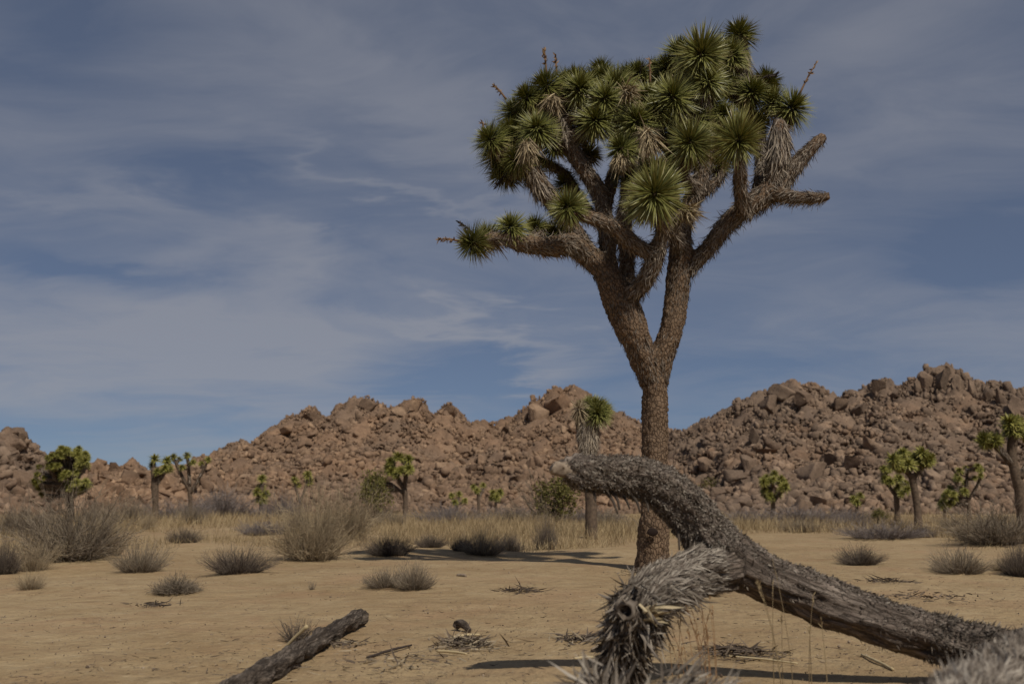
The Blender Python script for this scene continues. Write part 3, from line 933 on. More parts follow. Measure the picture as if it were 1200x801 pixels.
# ------------------------------------------------------------------ the main joshua tree
def main_tree():
    base = G(765, 667)
    D = base.y
    k = D / 1167.0

    def nodes(lst, gir):
        return [(tuple(PX(x, y, D + dd * D / 12)), r * k * gir) for x, y, dd, r in lst]
    L = {
        'T': [(765, 682, 0, 38), (765, 668, 0, 29), (765, 650, 0, 25.5), (766, 600, 0, 22.5), (767, 550, 0, 20.5), (768, 480, 0, 20), (767, 450, 0, 22), (765, 428, 0, 22)],
        'A': [(766, 450, 0, 18), (752, 415, -.05, 20), (738, 380, -.1, 23), (726, 350, -.1, 24), (712, 325, -.1, 19), (695, 303, -.05, 17)],
        'A1': [(700, 308, 0, 16), (672, 287, -.1, 15), (645, 289, -.2, 12.5), (615, 285, -.3, 11), (590, 279, -.35, 9), (566, 281, -.4, 6.5)],
        'A2': [(728, 356, -.1, 13), (750, 336, -.3, 12), (763, 314, -.4, 12.5), (770, 292, -.45, 12), (777, 272, -.55, 10), (772, 248, -.75, 9)],
        'A2a': [(768, 300, -.45, 9), (748, 289, -.5, 10), (728, 273, -.55, 10), (705, 259, -.6, 9), (680, 253, -.65, 7.5)],
        'A3': [(714, 330, .0, 14), (712, 290, .1, 11), (709, 255, .15, 11), (703, 228, .15, 12), (686, 200, .1, 11.5), (668, 172, .1, 11.5), (660, 150, .1, 11), (653, 125, .1, 9)],
        'A3b': [(707, 250, .2, 9), (716, 215, .35, 8), (722, 195, .4, 8), (726, 182, .4, 7)],
        'A4': [(694, 303, .1, 12), (668, 262, .1, 11), (646, 235, 0, 11.5), (628, 210, -.1, 12), (618, 185, -.15, 9)],
        'A4b': [(702, 262, .3, 8), (680, 235, .45, 8), (662, 205, .5, 8), (640, 192, .5, 7.5), (612, 180, .5, 6)],
        'A5': [(733, 345, .2, 11), (735, 300, .5, 11), (731, 262, .7, 11), (735, 225, .8, 10), (740, 180, .9, 9), (728, 140, .9, 8)],
        'B': [(768, 450, 0, 17), (778, 415, 0, 16.5), (787, 385, 0, 16.5), (793, 350, 0, 17), (797, 318, 0, 17.5), (799, 290, 0, 17)],
        'B1': [(799, 300, 0, 15), (799, 270, .05, 12.5), (806, 245, .1, 12), (817, 222, .1, 12.5), (824, 198, .1, 11), (828, 170, .1, 9), (826, 145, .1, 8)],
        'B1c': [(798, 295, .3, 11), (790, 250, .7, 10), (786, 200, .9, 9), (790, 150, .9, 8), (800, 105, .7, 8), (810, 80, .5, 7)],
        'B1d': [(796, 290, -.1, 10), (786, 266, -.35, 10), (800, 250, -.5, 7)],
        'B2': [(800, 322, 0, 12), (815, 307, 0, 11), (832, 288, -.05, 11.5), (852, 262, -.1, 13), (878, 242, -.1, 15), (903, 224, -.1, 16), (922, 205, -.05, 14), (938, 187, 0, 10.5), (952, 172, 0, 8.5), (966, 160, 0, 6)],
        'B2b': [(905, 227, -.15, 11), (930, 231, -.3, 9), (952, 232, -.4, 8.5), (972, 229, -.45, 5.5)],
        'B2c': [(905, 222, -.1, 14), (911, 195, -.15, 13.5), (914, 168, -.15, 13), (913, 148, -.15, 10.5), (911, 139, -.15, 6)],
        'B2d': [(872, 248, -.25, 10), (868, 222, -.5, 9), (867, 198, -.7, 8), (865, 178, -.8, 6.5)],
        'B2e': [(888, 236, .2, 11), (893, 200, .4, 10), (890, 160, .5, 9.5), (876, 130, .5, 10), (868, 100, .5, 12), (869, 75, .5, 12), (868, 52, .45, 8)],
        'A6': [(712, 290, .1, 9), (728, 258, .05, 8), (742, 225, .0, 8), (748, 190, .05, 7)],
        'B3': [(798, 282, -.05, 9), (782, 250, -.1, 8), (768, 222, -.1, 8), (758, 190, -.05, 7)],
        'B4': [(812, 232, .1, 9), (838, 214, .2, 8), (850, 190, .25, 7)],
        'B5': [(817, 222, .05, 9), (800, 205, -.2, 8), (806, 185, -.4, 7)],
        'B2f': [(893, 195, .4, 8), (912, 160, .5, 7.5), (924, 138, .4, 6.5)],
    }
    paths = {n: resample(nodes(v, 0.74 if n == 'T' else 0.84 if n in 'AB' else 0.9), 8) for n, v in L.items()}
    # rosettes: x, y, radius px, depth m, how far it faces the viewer
    RS = [(867, 36, 24, .45, .0), (822, 62, 36, -.2, .75), (795, 58, 26, .3, .2), (638, 96, 25, -.1, .1), (664, 95, 22, .25, .1), (697, 95, 23, .3, .1), (722, 97, 26, .0, .25),
          (753, 98, 22, .5, .1), (788, 110, 34, -.2, .55), (834, 116, 25, .2, .35), (884, 104, 26, .3, .2), (930, 121, 31, .3, .25), (698, 137, 29, -.2, .45), (746, 138, 28, -.2, .4),
          (809, 166, 33, -.7, .8), (865, 163, 36, -.9, .8), (767, 226, 38, -1.1, .75), (768, 200, 24, -.6, .4), (664, 241, 25, -.75, .6), (597, 262, 24, -.35, .3), (549, 283, 26, -.4, .2),
          (626, 263, 17, .0, .1), (602, 126, 25, .2, .0), (596, 152, 28, .0, .2), (629, 146, 27, -.35, .3), (581, 180, 28, .2, .1), (602, 184, 24, -.2, .2), (727, 170, 23, -.3, .25),
          (768, 82, 20, .7, .0), (704, 80, 18, .6, .0), (842, 60, 24, .6, .0), (735, 120, 22, .9, .0), (860, 100, 22, .8, .0), (775, 150, 26, .4, .1), (690, 178, 18, .3, .1), (708, 88, 18, .2, .1), (676, 90, 20, .1, .1), (620, 200, 18, .0, .2), (748, 82, 18, .4, .1), (850, 130, 22, .1, .3), (890, 140, 20, .5, .1), (780, 210, 18, -.2, .3), (835, 165, 20, .2, .3), (572, 160, 25, -.2, .15), (588, 200, 22, .3, .1), (615, 110, 24, -.1, .15), (640, 120, 24, .2, .2), (645, 165, 24, .2, .2), (680, 100, 26, -.1, .25), (710, 112, 28, -.2, .4), (685, 150, 22, .4, .1), (735, 200, 22, .1, .2), (830, 90, 28, -.1, .4), (856, 60, 24, .2, .1), (905, 115, 24, .4, .2), (760, 110, 26, .1, .3), (800, 140, 26, .1, .4), (570, 275, 20, -.2, .2), (645, 270, 18, .2, .1), (745, 240, 20, -.6, .3), (770, 125, 26, -.1, .3), (722, 128, 22, .2, .2), (842, 88, 24, .3, .2), (815, 135, 24, .0, .3), (780, 75, 24, .4, .1), (655, 110, 22, .3, 0), (840, 190, 20, .3, .2), (612, 140, 24, .3, 0), (790, 185, 22, .3, .2), (735, 85, 20, .8, 0), (900, 95, 18, .8, .0), (660, 212, 18, .5, .1),
          (840, 150, 22, .8, .1), (680, 120, 20, .7, .0), (815, 110, 24, 1.0, .0), (625, 120, 20, .6, 0), (720, 145, 22, 1.1, 0), (612, 165, 24, .6, 0)]
    allp = np.concatenate([p for n, p in paths.items() if n not in ('T', 'A', 'B')])
    twigs, rosettes = [], []
    ctr = np.array(PX(765, 260, D))
    for (x, y, r, dd, face) in RS:
        c = np.array(PX(x, y, D + dd * D / 12))
        rw = r * k * (D + dd) / D
        dv = allp[:, :3] - c
        dist = np.linalg.norm(dv, axis=1) + np.where(allp[:, 2] > c[2] - rw * 0.1, 0.5, 0) + 0.4 * np.abs(dv[:, 0])
        a = allp[dist.argmin()]
        out = nrm(nrm(c - a[:3]) * 0.6 + nrm(c - ctr) * 0.5 + np.array([0, 0, 0.45]))
        out = nrm(out * (1 - face) + face * nrm(np.array([0, 0, CAM_H + 0.5]) - c))
        rosettes.append((c, rw, out))
        tip = c - out * rw * 0.2
        m = 0.5 * (a[:3] + tip) - np.array([0, 0, 0.12]) * np.linalg.norm(tip - a[:3]) + 0.0 * out
        if np.linalg.norm(tip - a[:3]) > 0.12:
            r0 = min(a[3] * 0.9, 0.085)
            twigs.append(resample([(tuple(a[:3]), r0), (tuple(m), r0 * 0.95), (tuple(tip - out * rw * 0.5), 0.075), (tuple(tip), 0.05)], 7))
    plist = list(paths.values()) + twigs
    me, co, no, bark, best, _ = skin_limbs('trunk', plist, 0.0235, 2)
    f1, f2 = worley(bark * (19, 19, 12), 5)
    plate = np.clip((f2 - f1) * 2.2, 0, 1)
    amp = np.clip((co[:, 2] - 2.4) / 2.0, 0, 1)
    co = co + no * ((plate - 0.6) * (0.020 - 0.006 * amp) + 0.022 * fbm(co * 3.1, 3, 2) * 0.8 + 0.010 * fbm(bark * (14, 14, 5), 3, 8))[:, None]
    # flared foot
    put(me, co - np.array(base), bark)
    tree = obj('joshua_tree', None, loc=base, label='tall spreading joshua tree with a dense spiky green crown', cat='tree', group=None)
    obj('trunk', me, M['bark'], tree)

    th = Acc()
    rs = np.random.RandomState(5)
    for n, p in paths.items():
        if n == 'T':
            thatch(th, p, 260, (0.02, 0.05), (0.006, 0.014), 0.8, 0.85, 1.0, (0.0, 0.45), 0.2, rs)
        elif n in ('A', 'B'):
            thatch(th, p, 900, (0.03, 0.09), (0.006, 0.014), 0.86, 0.05, 1, (0.0, 0.5), 0.3, rs)
        else:
            thatch(th, p, 2400, (0.04, 0.14), (0.005, 0.012), 0.82, 0.05, 1, (0.0, 0.85), 0.3, rs, jit=0.42)
    for p in twigs:
        thatch(th, p, 1900, (0.05, 0.15), (0.006, 0.014), 0.85, 0.1, 1, (0.0, 0.8), 0.4, rs, jit=0.34)
    for n, s0 in (('B2e', 0.62), ('B2c', 0.35), ('A4', 0.7), ('A3', 0.8)):      # heavier skirts
        thatch(th, paths[n], 1500, (0.14, 0.30), (0.009, 0.018), 0.84, s0, 1, (0.45, 0.95), 0.45, rs)
    obj('dead_leaf_thatch', th.mesh('dead_leaf_thatch', offset=base), M['thatch'], tree, kind='stuff')

    for j, (c, rw, out) in enumerate(rosettes):
        o = obj('leaf_rosette', ROS[j % len(ROS)], parent=tree, loc=Vector(c) - base - Vector(out) * rw * 0.15)
        q_ = rw * 1.04 + 0.035
        o.scale = (q_ * rs.uniform(0.9, 1.08), q_ * rs.uniform(0.9, 1.08), q_ * rs.uniform(0.82, 1.12))
        o.rotation_euler = aim(nrm(out + rs.normal(0, 0.16, 3)))
        sk = Acc()
        q = np.array([(*(c - out * rw * t), 0.055) for t in (0.75, 0.5, 0.3, 0.15)])
        thatch(sk, q, 520, (0.12, 0.26), (0.010, 0.019), 0.72, 0, 1, (0.1, 0.9), 0.45, rs)
        if sk.n:
            sko = obj('dead_leaf_skirt', sk.mesh('dead_leaf_skirt', offset=base), M['tanleaf'], o)
            sko.matrix_parent_inverse = Matrix.LocRotScale(o.location, o.rotation_euler, o.scale).inverted()
    for (x, y, r, dd, dx, dz) in ((735, 106, 20, -.3, .3, -.3), (757, 156, 30, -.7, 0.12, -.9), (803, 248, 20, -.7, .5, -.3), (648, 116, 18, -.3, 0, -.9), (617, 170, 24, -.5, .1, -1), (727, 186, 18, -.4, 0, -.9)):
        c = PX(x, y, D + dd * D / 12)
        o = obj('dead_leaf_rosette', DEADR[R.randint(2)], parent=tree, loc=c - base)
        o.scale = (r * k * 1.1,) * 3
        o.rotation_euler = aim((dx * 0.3, -0.35, 0.9))
        # hang as a straw fan
        fan = Acc()
        n = 120
        a = np.tile(np.array(c), (n, 1)) + rs.normal(0, 0.03, (n, 3))
        d = nrm(np.array([dx, -0.45, dz]) + rs.normal(0, 0.42, (n, 3)))
        V, F = blades(a, d, rs.uniform(0.6, 1.15, n) * r * k * 1.25, rs.uniform(0.010, 0.018, n), None, np.tile([0, 0, -0.18], (n, 1)), 0.3)
        fan.add(V, F, np.repeat(rs.uniform(0.2, 0.9, n), 6))
        o.scale = (r * k * 0.55,) * 3
        obj('dead_leaf_fan', fan.mesh('dead_leaf_fan', offset=base), M['tanleaf'], tree)
    for (x0, y0, x1, y1, dd, mt) in ((640, 82, 638, 57, -.1, 'stalk'), (652, 82, 651, 65, -.05, 'stalk'), (590, 112, 577, 99, .2, 'stalk'), (572, 168, 565, 142, .1, 'stalk'), (536, 282, 514, 281, -.4, 'stalk'),
                                     (940, 104, 957, 74, .3, 'stalk'), (762, 92, 761, 68, .2, 'stalk'), (557, 276, 536, 259, -.3, 'darktwig'), (592, 205, 581, 219, -.1, 'darktwig'), (748, 100, 752, 76, .3, 'darktwig'), (893, 92, 911, 87, .3, 'darktwig'), (831, 100, 838, 96, 0, 'stalk')):
        a, b = PX(x0, y0, D + dd), PX(x1, y1, D + dd)
        ac = Acc()
        pts = np.array([a + (b - a) * t + Vector((0, 0, 0.02 * math.sin(t * 3))) for t in np.linspace(-0.25, 1, 6)])
        V, Fs = tube(pts, np.linspace(0.016, 0.005, 6), 5)
        ac.add(V, Fs, 0.3)
        n = 26
        t = rs.uniform(0.15, 1, n)[:, None]
        V, F = blades(np.array(a) * (1 - t) + np.array(b) * t, nrm(np.array((b - a).normalized()) * 0.6 + rs.normal(0, 0.5, (n, 3))), rs.uniform(0.03, 0.07, n), 0.022, None, None, 0.5)
        ac.add(V, F, np.repeat(rs.uniform(0.2, 1, n), 6))
        obj('flower_stalk' if mt == 'stalk' else 'dead_twig', ac.mesh('flower_stalk', offset=base), M[mt], tree)
    # old knot hole low on the trunk
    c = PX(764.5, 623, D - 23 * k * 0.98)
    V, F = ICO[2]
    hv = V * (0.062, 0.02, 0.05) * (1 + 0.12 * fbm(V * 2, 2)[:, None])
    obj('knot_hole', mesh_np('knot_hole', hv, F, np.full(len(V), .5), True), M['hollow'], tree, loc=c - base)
    return base, D


BASE, DT = main_tree()

# ------------------------------------------------------------------ other joshua trees
def simple_tree(name, foot, limbs, ros, label, dead=(), shag=None, barkmat='bark_far', group=None, near=False):
    """limbs: px polylines (x, y, dd m, radius px); ros: (x, y, r px, dd, dir x, dir z, dir y)"""
    b = G(*foot)
    D = b.y
    k = D / 1167
    tree = obj(name, None, loc=b, label=label, cat='tree', group=group)
    paths = []
    for ln in limbs:
        paths.append(resample([(tuple(PX(x, y, D + dd)), r * k * (1.0 if near else 0.78)) for x, y, dd, r in ln], 6))
    rs = np.random.RandomState(int(foot[0]))
    twigs = []
    allp = np.concatenate(paths)
    for (x, y, r, dd) in ros:
        c = np.array(PX(x, y, D + dd))
        dv = allp[:, :3] - c
        a = allp[(np.linalg.norm(dv, axis=1) + np.where(allp[:, 2] > c[2], 2.0, 0)).argmin()]
        if np.linalg.norm(a[:3] - c) > r * k * 0.5:
            twigs.append(resample([(tuple(a[:3]), min(a[3], 0.09)), (tuple(0.5 * (a[:3] + c) - np.array([0, 0, 0.05])), min(a[3], 0.08)), (tuple(c), 0.05)], 4))
    for j, p in enumerate(paths):
        V, Fs = tube(p[:, :3], p[:, 3] * (1 + 0.12 * fbm(p[:, :3] * 4, 2)), 10)
        V = V + 0.06 * np.repeat(np.concatenate([p[:, 3], p[:1, 3], p[-1:, 3]]), [10] * len(p) + [1, 1])[:, None] * np.stack([fbm(V * 7, 2, 1), fbm(V * 7, 2, 2), fbm(V * 7, 2, 3)], 1)
        ac = Acc()
        ac.add(V, Fs, 0.5 if j == 0 else 0.35)
        obj('trunk' if j == 0 else 'branch', ac.mesh('trunk' if j == 0 else 'branch', True, b), M[barkmat], tree)
    for p in twigs:
        V, Fs = tube(p[:, :3], p[:, 3], 7)
        ac = Acc()
        ac.add(V, Fs, 0.35)
        obj('branch', ac.mesh('branch', True, b), M[barkmat], tree)
    th = Acc()
    for p in paths[1:] + twigs:
        thatch(th, p, 160 if not near else 500, (0.08, 0.22), (0.02, 0.04) if not near else (0.01, 0.02), 0.8, 0.2, 1, (0.1, 0.7), 0.4, rs)
    if shag:
        i, s0, s1 = shag
        thatch(th, paths[i], 1300, (0.14, 0.34), (0.010, 0.020), 0.84, s0, s1, (0.5, 1.0), 0.3, rs)
    if th.n:
        obj('dead_leaf_thatch', th.mesh('dead_leaf_thatch', offset=b), M['thatch'], tree, kind='stuff')
    cx = np.mean([q[0] for q in ros])
    cy = max(q[1] for q in ros) + 12
    for j, (x, y, r, dd) in enumerate(ros):
        c = PX(x, y, D + dd)
        o = obj('leaf_rosette', (ROS if near else ROSF)[j % 3], parent=tree, loc=c - b)
        o.scale = (r * k * 1.1,) * 3
        o.rotation_euler = aim((0.05 * (x - cx), dd * 0.5 - 0.25, max(0.25, 0.05 * (cy - y))))
    for (x, y, r, dd) in dead:
        c = PX(x, y, D + dd)
        o = obj('dead_leaf_rosette', DEADR[0], parent=tree, loc=c - b)
        o.scale = (r * k,) * 3
        o.rotation_euler = aim((-0.3, -0.3, 0.9))
    return tree


def crown(cx, cy, rx, ry, n, r, seed, rd=1.2):
    rs = np.random.RandomState(seed)
    out = []
    for i in range(n):
        a = rs.uniform(0, 6.28)
        q = rs.uniform(0.25, 1) ** 0.6
        out.append((cx + rx * q * math.cos(a), cy + ry * q * math.sin(a), r * rs.uniform(0.8, 1.2), rs.uniform(-rd, rd)))
    return out


simple_tree('joshua_tree', (693, 631), [[(693, 636, 0, 8), (693, 610, 0, 7), (692, 570, 0, 7), (690, 535, 0, 8), (689, 510, 0, 11), (689, 492, 0, 12), (692, 482, 0, 8)], [(688, 512, 0, 9), (683, 500, 0, 8), (679, 488, 0, 6)]],
            [(699, 477, 19, -.05), (707, 480, 16, .15), (692, 474, 15, .1), (700, 484, 17, -.2)], 'slender joshua tree with a shaggy grey neck and single green head', dead=[(679, 479, 19, -.15), (682, 476, 15, .1)], shag=(0, 0.5, 0.98), near=True)
simple_tree('joshua_tree', (84, 612), [[(84, 613, 0, 5), (82, 590, 0, 5), (80, 570, 0, 5)], [(81, 575, 0, 4), (66, 560, 0, 3)], [(81, 572, 0, 4), (95, 552, 0, 3)], [(80, 572, 0, 4), (80, 545, 0, 3)], [(83, 582, 0, 4), (95, 575, 0, 3)]],
            crown(80, 541, 26, 18, 95, 5.6, 3) + crown(92, 568, 15, 6, 22, 5.4, 4) + crown(47, 562, 8, 18, 9, 5.5, 5, .5), 'bushy joshua tree with a full rounded green crown')
simple_tree('joshua_tree', (182, 611), [[(182, 613, 0, 5), (182, 590, 0, 4.5), (181, 565, 0, 5), (180, 548, 0, 4)], [(182, 568, 0, 4), (190, 556, 0, 4), (196, 545, 0, 3)]],
            [(181, 537, 8, 0), (178, 545, 6, .2), (184, 552, 6, -.3), (196, 539, 8, .1), (193, 548, 7, -.2), (199, 549, 6, 0)], 'thick stemmed joshua tree with two leafy heads before the boulder pile')
simple_tree('joshua_tree', (223, 610), [[(223, 613, 0, 3.5), (223, 590, 0, 3), (222, 570, 0, 3)], [(222, 575, 0, 2.6), (212, 555, 0, 2.4), (205, 540, 0, 2)], [(222, 570, 0, 2.6), (221, 550, 0, 2.2), (220, 538, 0, 2)], [(223, 578, 0, 2.6), (233, 560, 0, 2.2), (243, 541, 0, 1.8)]],
            [(203, 535, 6, 0), (210, 538, 5, .3), (219, 533, 6, 0), (226, 541, 5, -.3), (236, 543, 4.5, .2), (244, 538, 5, 0), (213, 547, 5, -.3)], 'thin many armed joshua tree standing against the sky')
simple_tree('joshua_tree', (306, 607), [[(306, 609, 0, 3), (306, 590, 0, 3), (307, 570, 0, 2.5)], [(306, 588, 0, 2.5), (300, 578, 0, 2)]],
            [(307, 560, 7, 0), (306, 570, 7, .2), (301, 576, 7, -.2), (311, 578, 7, 0), (304, 584, 7, .1), (309, 586, 6, -.1)], 'small leafy green joshua tree in front of the rubble slope')
simple_tree('joshua_tree', (352, 603), [[(352, 605, 0, 2), (352, 585, 0, 2)], [(352, 590, 0, 1.8), (346, 570, 0, 1.6)], [(352, 588, 0, 1.8), (360, 565, 0, 1.6)]],
            [(345, 562, 6, 0), (349, 568, 5, .2), (361, 556, 7, 0), (363, 564, 6, .2)], 'little joshua tree with two green heads above the tall tan shrub')
simple_tree('joshua_tree', (475, 608), [[(475, 610, 0, 4), (475, 590, 0, 3.6), (474, 572, 0, 3.8)], [(474, 575, 0, 3), (466, 560, 0, 3), (462, 552, 0, 2.5)], [(474, 573, 0, 3), (476, 555, 0, 3), (478, 545, 0, 2)], [(473, 578, 0, 2.5), (458, 566, 0, 2)]],
            crown(468, 545, 15, 11, 16, 7, 8, .8) + [(443, 560, 6, .3), (447, 567, 6, 0), (441, 572, 5, .2), (450, 573, 5, .1)], 'dark crowned joshua tree in front of the long rubble slope')
simple_tree('joshua_tree', (561, 604), [[(561, 606, 0, 2.4), (561, 590, 0, 2.2), (560, 578, 0, 2)], [(560, 584, 0, 2), (566, 575, 0, 1.6)]],
            [(555, 570, 5, 0), (566, 568, 5, .2), (559, 574, 5, -.2)], 'dwarf joshua tree forked like a Y below the slope')
simple_tree('joshua_tree', (581, 604), [[(581, 606, 0, 2.2), (581, 585, 0, 2)]],
            [(578, 577, 6, 0), (586, 576, 6, .2), (582, 582, 6, -.2), (576, 583, 5, .2)], 'dwarf joshua tree with one round tuft below the slope')
simple_tree('joshua_tree', (536, 605), [[(536, 607, 0, 2), (535, 590, 0, 2)]],
            [(529, 580, 5, 0), (538, 578, 5, .2), (545, 586, 5, 0), (533, 588, 5, -.2)], 'dwarf joshua tree with ragged sparse tufts below the slope')
simple_tree('joshua_tree', (906, 606), [[(906, 608, 0, 4), (906, 590, 0, 3.6), (905, 572, 0, 3)], [(906, 588, 0, 3), (916, 574, 0, 2.2)], [(906, 586, 0, 3), (896, 572, 0, 2.2)]],
            crown(906, 568, 15, 15, 18, 6.5, 12, .8), 'squat green joshua tree under the brown boulder slope')
simple_tree('joshua_tree', (1076, 623), [[(1077, 626, 0, 7), (1075, 595, 0, 5.5), (1071, 570, 0, 5), (1068, 555, 0, 5)], [(1069, 560, 0, 4), (1058, 546, 0, 4), (1052, 540, 0, 3)], [(1070, 560, 0, 4), (1080, 548, 0, 3.5), (1086, 540, 0, 3)]],
            crown(1060, 538, 15, 9, 14, 9, 14, .6) + crown(1082, 536, 12, 7, 10, 9, 15, .6), 'joshua tree with a straight brown trunk and flat green crown')
simple_tree('joshua_tree', (1052, 610), [[(1052, 613, 0, 4.5), (1051, 590, 0, 4), (1050, 575, 0, 3.5)], [(1051, 582, 0, 3), (1040, 566, 0, 2.5), (1036, 556, 0, 2)], [(1052, 580, 0, 3), (1062, 568, 0, 2)]],
            crown(1042, 556, 14, 10, 12, 6.5, 16, .7) + crown(1058, 572, 8, 8, 6, 6, 17, .6), 'dark joshua tree standing close behind the flat crowned one')
simple_tree('joshua_tree', (1198, 618), [[(1200, 620, 0, 9), (1196, 580, 0, 8), (1190, 555, 0, 7), (1186, 535, 0, 7), (1187, 515, 0, 8), (1189, 505, 0, 7)], [(1187, 545, 0, 6), (1175, 530, 0, 5), (1164, 518, 0, 5)], [(1194, 560, 0, 6), (1207, 540, 0, 5), (1214, 520, 0, 5)]],
            crown(1188, 498, 10, 6, 9, 12, 18, .3) + crown(1159, 514, 10, 4, 7, 11, 19, .3) + crown(1216, 510, 12, 8, 9, 12, 20, .4), 'forked joshua tree with shaggy green heads above the broad brown shrub')
simple_tree('joshua_tree', (1136, 612), [[(1136, 614, 0, 3), (1135, 590, 0, 2.6), (1132, 570, 0, 2.4)], [(1133, 585, 0, 2.2), (1120, 565, 0, 2)], [(1134, 588, 0, 2.2), (1147, 565, 0, 2), (1150, 552, 0, 1.8)], [(1132, 572, 0, 2), (1134, 550, 0, 1.8)]],
            crown(1120, 572, 13, 14, 12, 5.5, 22, .8) + crown(1140, 552, 16, 9, 10, 5.5, 23, .8) + crown(1110, 585, 9, 6, 5, 5.5, 24, .6), 'slender dark joshua tree with scattered small tufts on the slope')
simple_tree('joshua_tree', (1005, 608), [[(1005, 610, 0, 2.4), (1004, 590, 0, 2.2)]],
            [(1000, 584, 6, 0), (1008, 580, 6, .2), (1004, 588, 6, -.2)], 'stubby joshua tree near the small bright green bush')
simple_tree('joshua_tree', (1108, 610), [[(1108, 612, 0, 2.4), (1107, 596, 0, 2.2)]],
            [(1103, 592, 6, 0), (1111, 590, 6, .2), (1106, 585, 5, -.2)], 'stubby joshua tree behind the broad brown shrub')

def thatch_on(acc, co, no, tan, mask, dens, area, length, width, lean, tint, grav, jit, rs):
    """dead leaf stubs rooted on an existing surface"""
    idx = np.where(mask)[0]
    n = int(len(idx) * area * dens)
    if n < 1:
        return
    k = rs.choice(idx, n)
    nn = no[k]
    d = nrm(nn * (1 - lean) - tan[k] * lean + rs.normal(0, jit, (n, 3)) + np.array([0, 0, -grav]))
    d = nrm(d + nn * np.clip(0.12 - (d * nn).sum(1), 0, 1)[:, None])
    side = nrm(np.cross(d, nn + rs.normal(0, 0.35, (n, 3))))
    V, F = blades(co[k] + rs.normal(0, 0.003, (n, 3)) - nn * 0.003, d, rs.uniform(*length, n), rs.uniform(*width, n), side, rs.normal(0, 0.12, (n, 3)), 0.25, True)
    t = np.repeat(rs.uniform(*tint, n), 5)
    t[4::5] = np.clip(t[4::5] + 0.12, 0, 1)
    acc.add(V, F, t)


